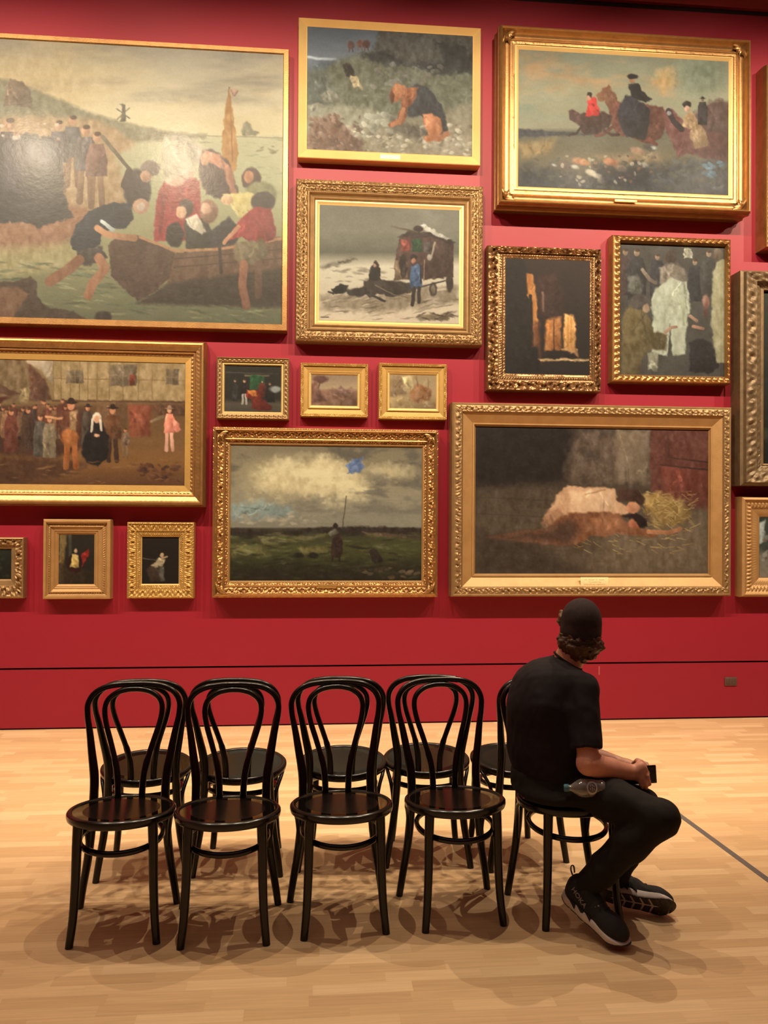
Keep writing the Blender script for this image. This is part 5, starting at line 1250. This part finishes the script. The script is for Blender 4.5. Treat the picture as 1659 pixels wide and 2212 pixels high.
# ---- hair and cap
H = SDF(HD - 0.16, HD + 0.16, 0.0035)
H.ell(hd(0, -0.018, 0.022), (0.082, 0.098, 0.092), HM, 0.0)
H.ell(hd(0, -0.050, -0.060), (0.096, 0.070, 0.060), HM, 0.03)
H.ell(hd(0, -0.045, -0.098), (0.056, 0.042, 0.030), HM, 0.03)
H.noise(0.016, 55, 33); H.noise(0.008, 120, 35)
H.cut(hd(0, 0.040, 0), HF); H.cut(hd(0, 0.0, -0.018), HU)
H.ell(hd(0, 0.075, -0.060), (0.070, 0.070, 0.085), HM, 0.01, sub=True)
H.build('hair', m_hair, person, 0)
H = SDF(HD - 0.16, HD + 0.16, 0.0035)
H.ell(hd(-0.082, 0.005, 0.035), (0.016, 0.022, 0.035), HM, 0.01)
H.noise(0.012, 70, 43)
H.build('hair_tuft', simple_mat('light_brown_hair', (0.16, 0.075, 0.03), 0.6, var=0.5, scale=90, bump=0.8), person, 0)
K = SDF(HD - 0.19, HD + 0.21, 0.0035)
K.ell(hd(0, -0.014, 0.030), (0.084, 0.103, 0.100), HM, 0.0)
K.ell(hd(0, -0.030, -0.020), (0.082, 0.085, 0.06), HM, 0.02)
K.cut(hd(0, -0.060, -0.038), unit(-HU + HF * 0.12), 0.006)
K.noise(0.002, 30, 3)
cap_o = K.build('cap', m_cap, person, 1)
# cap brim on the far side, strap at the back
br = MB(); vs = []; fs = []
nb_ = 17
for i in range(nb_):
    a = math.radians(-52 + 104 * i / (nb_ - 1))
    for (rr_, dz) in ((0.085, 0.0), (0.115, -0.004), (0.150 if abs(a) < 0.8 else 0.13, -0.014)):
        p = hd(math.sin(a) * rr_ * 0.76, 0.0 + math.cos(a) * rr_ * 1.12, 0.002 + dz - 0.012 * math.sin(a) ** 2)
        vs.append(p - np.array(person.location))
n0 = len(vs); vs += [v + HU * 0.003 for v in vs]
for i in range(nb_ - 1):
    for j in range(2):
        a = i * 3 + j; fs += [(a, a + 1, a + 4, a + 3), (n0 + a + 3, n0 + a + 4, n0 + a + 1, n0 + a)]
    fs += [(i * 3 + 2, n0 + i * 3 + 2, n0 + i * 3 + 5, i * 3 + 5), (i * 3, i * 3 + 3, n0 + i * 3 + 3, n0 + i * 3)]
br.add(vs, fs); br.build('cap_brim', m_cap, cap_o)
P = [tuple(hd(0.090 * math.sin(a), -0.014 - 0.108 * math.cos(a), -0.034 - 0.012 * math.cos(a * 1.2)) - np.array(person.location)) for a in np.linspace(-1.2, 1.2, 22)]
MB().tube(P, 0.0045, 8, 0.4, up=tuple(HU)).build('cap_strap', m_cap, cap_o)

# ---- shoes
def shoe(side, heel, toe_dir, up, length=0.298):
    """heel: heel underside centre; toe_dir, up: axes. side +1 = right foot"""
    F_ = unit(toe_dir); U_ = unit(np.array(up, float) - F_ * np.dot(up, F_)); R_ = np.cross(F_, U_)
    M = np.stack([R_, F_, U_], 1)
    def q(r, f, u): return np.array(heel, float) + R_ * r * side + F_ * f * length / 0.298 + U_ * u
    lo = np.min([q(r, f, u) for r in (-.09, .09) for f in (-.05, .34) for u in (-.04, .18)], 0); hi = np.max([q(r, f, u) for r in (-.09, .09) for f in (-.05, .34) for u in (-.04, .18)], 0)
    out = []
    U = SDF(lo, hi, 0.0032)
    U.ell(q(0, 0.045, 0.055), (0.036, 0.045, 0.045), M, 0.0)
    U.cone(q(0.0, 0.045, 0.05), q(0.004, 0.22, 0.045), 0.036, 0.040, 0.02, squash=(R_, 1.05))
    U.cone(q(0.0, 0.05, 0.085), q(0.0, 0.13, 0.075), 0.036, 0.034, 0.03)
    U.ell(q(0.004, 0.225, 0.042), (0.046, 0.066, 0.036), M, 0.02)
    U.cone(q(0, 0.045, 0.095), q(0, 0.08, 0.105), 0.036, 0.035, 0.02)
    U.cut(q(0, 0, 0.020), -U_); U.cut(q(0, 0.05, 0.128), unit(U_ - F_ * 0.12))
    sh = U.build('shoe', m_shoe, person, 1)
    S = SDF(lo, hi, 0.0032)
    def plan(f):   # half width along the sole
        return 0.0
    S.cone(q(0, 0.035, 0.022), q(0.002, 0.12, 0.020), 0.041, 0.040, 0.0)
    S.cone(q(0.002, 0.12, 0.020), q(0.004, 0.235, 0.022), 0.040, 0.050, 0.02)
    S.ell(q(0.002, 0.245, 0.024), (0.046, 0.056, 0.05), M, 0.02)
    S.cut(q(0, 0, 0.044), unit(U_ + F_ * 0.06), 0.004); S.cut(q(0, 0, 0.0), -U_, 0.008)
    # rocker at toe and heel
    S.cut(q(0, 0.25, 0.004), unit(-U_ + F_ * 0.35), 0.01); S.cut(q(0, 0.03, 0.004), unit(-U_ - F_ * 0.30), 0.01)
    S.build('midsole', m_mid, sh, 1)
    O = SDF(lo, hi, 0.0028)
    O.cone(q(0, 0.035, 0.022), q(0.002, 0.12, 0.020), 0.0425, 0.0415, 0.0)
    O.cone(q(0.002, 0.12, 0.020), q(0.004, 0.235, 0.022), 0.0415, 0.0515, 0.02)
    O.ell(q(0.002, 0.245, 0.024), (0.0475, 0.0575, 0.0515), M, 0.02)
    O.cut(q(0, 0, -0.003), -U_, 0.006)
    O.cut(q(0, 0.25, 0.001), unit(-U_ + F_ * 0.35), 0.008); O.cut(q(0, 0.03, 0.001), unit(-U_ - F_ * 0.30), 0.008)
    sl, Q = O.win(lo - 0.01, hi + 0.01)
    d1 = (Q - q(0, 0, 0.0045)) @ U_
    d2 = (Q - q(0, 0.25, 0.0085)) @ unit(U_ - F_ * 0.35); d3 = (Q - q(0, 0.03, 0.0085)) @ unit(U_ + F_ * 0.30)
    O.D[sl] = np.maximum(O.D[sl], np.minimum(d1, np.minimum(d2, d3)))
    for k in range(8):
        f = 0.015 + k * 0.036; uo = -0.003 + max(0, f - 0.235) * 0.35
        O.cone(q(-0.055, f, uo), q(0, f + 0.02, uo), 0.005, 0.005, 0, sub=True); O.cone(q(0, f + 0.02, uo), q(0.055, f, uo), 0.005, 0.005, 0, sub=True)
    O.cone(q(0, 0.03, -0.003), q(0, 0.24, -0.003), 0.005, 0.005, 0, sub=True)
    O.build('outsole', m_out, sh, 0)
    # black teeth of the upper reaching down over the midsole on both sides
    for s2 in (-1, 1):
        Z_ = MB()
        for (f0, f1) in ((0.045, 0.075), (0.085, 0.115), (0.125, 0.150)):
            a, b, c = q(s2 * 0.0425, f0, 0.042), q(s2 * 0.043, f1, 0.042), q(s2 * 0.0432, f1 + 0.004, 0.020)
            n_ = R_ * s2 * side * 0.0025
            vv = [a - n_, b - n_, c - n_, a + n_, b + n_, c + n_]
            Z_.add([v - np.array(person.location) for v in vv], [(0, 2, 1), (3, 4, 5), (0, 1, 4, 3), (1, 2, 5, 4), (2, 0, 3, 5)])
        Z_.build('sole_teeth', m_shoe, sh, smooth=False)
    # heel pull loop
    P = catmull([tuple(q(0, 0.012, 0.105) - np.array(person.location)), tuple(q(0, -0.004, 0.122) - np.array(person.location)), tuple(q(0, -0.006, 0.140) - np.array(person.location)), tuple(q(0, 0.004, 0.142) - np.array(person.location)), tuple(q(0, 0.014, 0.122) - np.array(person.location))], 4)
    MB().tube(P, 0.0022, 6, 2.0).build('pull_loop', m_grey, sh)
    # laces
    Lc = MB()
    for k in range(5):
        f = 0.115 + k * 0.020; u = 0.108 - k * 0.0065
        Lc.tube(catmull([tuple(q(-0.026, f, u - 0.012) - np.array(person.location)), tuple(q(0, f + 0.006, u + 0.004) - np.array(person.location)), tuple(q(0.026, f, u - 0.012) - np.array(person.location))], 4), 0.0022, 6)
    Lc.build('laces', m_shoe, sh)
    return q, F_, U_, R_, sh
qr, Fr, Ur, Rr, shoe_r = shoe(1, v3(0.722, 3.295, 0.102), v3(0.196, -0.232, -0.099), v3(0.16, -0.20, 1.0), 0.305)
ql, Fl, Ul, Rl, shoe_l = shoe(-1, v3(0.895, 3.430, 0.046), v3(0.255, -0.120, 0.0), v3(0.20, 0.88, 0.50))
# letters on the outer heel of the near shoe
def letters(body_text, size, origin, xdir, ydir, mat, name, parent, depth=0.0012):
    cu = bpy.data.curves.new(name, 'FONT'); cu.body = body_text; cu.size = size; cu.extrude = depth; cu.align_x = 'CENTER'; cu.align_y = 'CENTER'; cu.offset = size * 0.015
    tmp = bpy.data.objects.new(name + '_tmp', cu); COL.objects.link(tmp)
    dg = bpy.context.evaluated_depsgraph_get()
    me = bpy.data.meshes.new_from_object(tmp.evaluated_get(dg))
    bpy.data.objects.remove(tmp)
    x = Vector(unit(xdir)); y = Vector(unit(ydir)); z = x.cross(y)
    M = Matrix(((x.x, y.x, z.x, origin[0]), (x.y, y.y, z.y, origin[1]), (x.z, y.z, z.z, origin[2]), (0, 0, 0, 1)))
    me.transform(parent_matrix(parent).inverted() @ M)
    me.materials.clear(); me.materials.append(mat)
    o = bpy.data.objects.new(name, me); COL.objects.link(o); o.parent = parent
    return o
lo_ = qr(-1, 0, 0) * 0
org = qr(0.0445, 0.084, 0.076)
letters('HOKA', 0.028, org, Fr * 0.92 - Ur * 0.40, Ur * 0.92 + Fr * 0.40, m_grey, 'shoe_lettering', shoe_r)
for (f, u) in ((0.150, 0.082), (0.160, 0.094)):
    MB().box(tuple(qr(0.031, f, u) - np.array(person.location)), (0.006, 0.006, 0.004), bevel=0.001).build('shoe_mark', m_grey, shoe_r)

# ---- phone in the hands
m_phone = simple_mat('black_phone_glass', (0.010, 0.006, 0.005), 0.2, coat=0.3)
pc = hp(1381, 1674, 3.318); pr = hp(1416, 1672, 3.318)
ph = empty('phone', tuple(pc)); xd = unit(v3(1, 0.05, 0.05))
tag(ph, 'black smartphone held sideways in the hands of the seated person', 'phone')
Rm = Matrix.Rotation(math.radians(-4), 4, 'Y') @ Matrix.Identity(4)
case = MB().box((0, 0, 0), (0.136, 0.0085, 0.072), Rm, bevel=0.003).build('phone_case', m_phone, ph)
MB().box((0, -0.0045, 0), (0.124, 0.001, 0.062), Rm).build('phone_screen', simple_mat('dark_screen', (0.006, 0.005, 0.006), 0.08), ph)
MB().box((0.030, -0.0052, 0.002), (0.003, 0.0008, 0.003), Rm).build('camera_dot', simple_mat('lens_dot', (0.12, 0.08, 0.07), 0.2), ph)

# ---- water bottle resting on the lap
m_pet = new_mat('clear_plastic'); m_pet, nt, b = m_pet
b.inputs['Base Color'].default_value = (0.85, 0.80, 0.78, 1); b.inputs['Roughness'].default_value = 0.06
nt.nodes.remove(b)
tr = N(nt, 'ShaderNodeBsdfTransparent'); tr.inputs[0].default_value = (0.90, 0.88, 0.87, 1)
gl = N(nt, 'ShaderNodeBsdfGlossy'); gl.inputs[0].default_value = (0.9, 0.88, 0.86, 1); gl.inputs['Roughness'].default_value = 0.12
df = N(nt, 'ShaderNodeBsdfDiffuse'); df.inputs[0].default_value = (0.55, 0.50, 0.48, 1)
lw = N(nt, 'ShaderNodeLayerWeight'); lw.inputs['Blend'].default_value = 0.35
m1 = N(nt, 'ShaderNodeMixShader'); m2 = N(nt, 'ShaderNodeMixShader'); m2.inputs[0].default_value = 0.28
nt.links.new(lw.outputs['Facing'], m1.inputs[0]); nt.links.new(tr.outputs[0], m1.inputs[1]); nt.links.new(gl.outputs[0], m1.inputs[2])
nt.links.new(m1.outputs[0], m2.inputs[1]); nt.links.new(df.outputs[0], m2.inputs[2])
nt.links.new(m2.outputs[0], nt.nodes['Material Output'].inputs['Surface'])
b0 = hp(1218, 1702, 3.205); b1 = hp(1306, 1702, 3.185)
ax = Vector(b1 - b0); Lb = ax.length; ax.normalize()
bt = empty('water_bottle', tuple(b0)); bt.rotation_mode = 'QUATERNION'; bt.rotation_quaternion = ax.to_track_quat('Z', 'Y')
tag(bt, 'small clear plastic water bottle with a blue cap lying in the lap', 'bottle')
prof = [(0.0115, 0.018), (0.0125, 0.026), (0.022, 0.038), (0.031, 0.052), (0.0335, 0.062), (0.0335, 0.078), (0.0315, 0.081), (0.0335, 0.084), (0.0315, 0.088), (0.0325, 0.094), (0.0325, 0.112), (0.0310, 0.116), (0.0325, 0.120), (0.0310, 0.126), (0.0325, 0.131), (0.031, 0.140), (0.027, 0.1455), (0.012, 0.143), (0.0, 0.140)]
k_ = Lb / 0.1455
mb = MB().lathe([(r, z * k_) for r, z in prof], 40)
# the bottle is a little crushed
mb.v = [(x * (1 + 0.06 * math.sin(z * 90 + y * 40)), y * (1 + 0.06 * math.cos(z * 70)), z) for x, y, z in mb.v]
mb.build('bottle_body', m_pet, bt, angle=60)
cap_ = MB().lathe([(0.0, 0.0), (0.0125, 0.0), (0.0145, 0.002), (0.0145, 0.017), (0.0135, 0.019), (0.0, 0.019)][::-1], 28).build('bottle_cap', simple_mat('blue_plastic_cap', (0.055, 0.19, 0.25), 0.4), bt)
# white printed ring with dark marks
inv = bt.rotation_quaternion.to_matrix().inverted()
toc = inv @ (Vector((0, 0, EYE)) - Vector(b0)).normalized(); az = math.atan2(toc.y, toc.x)
def ringpt(u, w_, r=0.0345):   # u around (m), w_ along
    a = az + u / r; return (r * math.cos(a), r * math.sin(a), (0.098 + w_) * k_)
vs = []; fs = []; n_ = 36
for i in range(n_):
    t_ = 2 * math.pi * i / n_
    for rr_ in (0.014, 0.019): vs.append(ringpt(rr_ * 1.35 * math.cos(t_), rr_ * math.sin(t_)))
for i in range(n_): j = (i + 1) % n_; fs.append((2 * i, 2 * i + 1, 2 * j + 1, 2 * j))
MB().add(vs, fs).build('printed_ring', simple_mat('white_print', (0.50, 0.46, 0.46), 0.5), bt)
mk = MB()
for i, (u0, u1, w_) in enumerate(((-0.012, -0.004, -0.006), (-0.001, 0.008, -0.006), (-0.013, -0.006, 0.001), (-0.003, 0.004, 0.001), (0.006, 0.012, 0.001), (-0.010, -0.002, 0.007), (0.001, 0.009, 0.007))):
    a, b_, c, d = ringpt(u0, w_ - 0.0018), ringpt(u1, w_ + 0.0006), ringpt(u1, w_ + 0.0030), ringpt(u0, w_ + 0.0010)
    mk.add([a, b_, c, d], [(0, 1, 2, 3)])
mk.build('printed_marks', simple_mat('pale_print', (0.42, 0.38, 0.38), 0.5), bt)
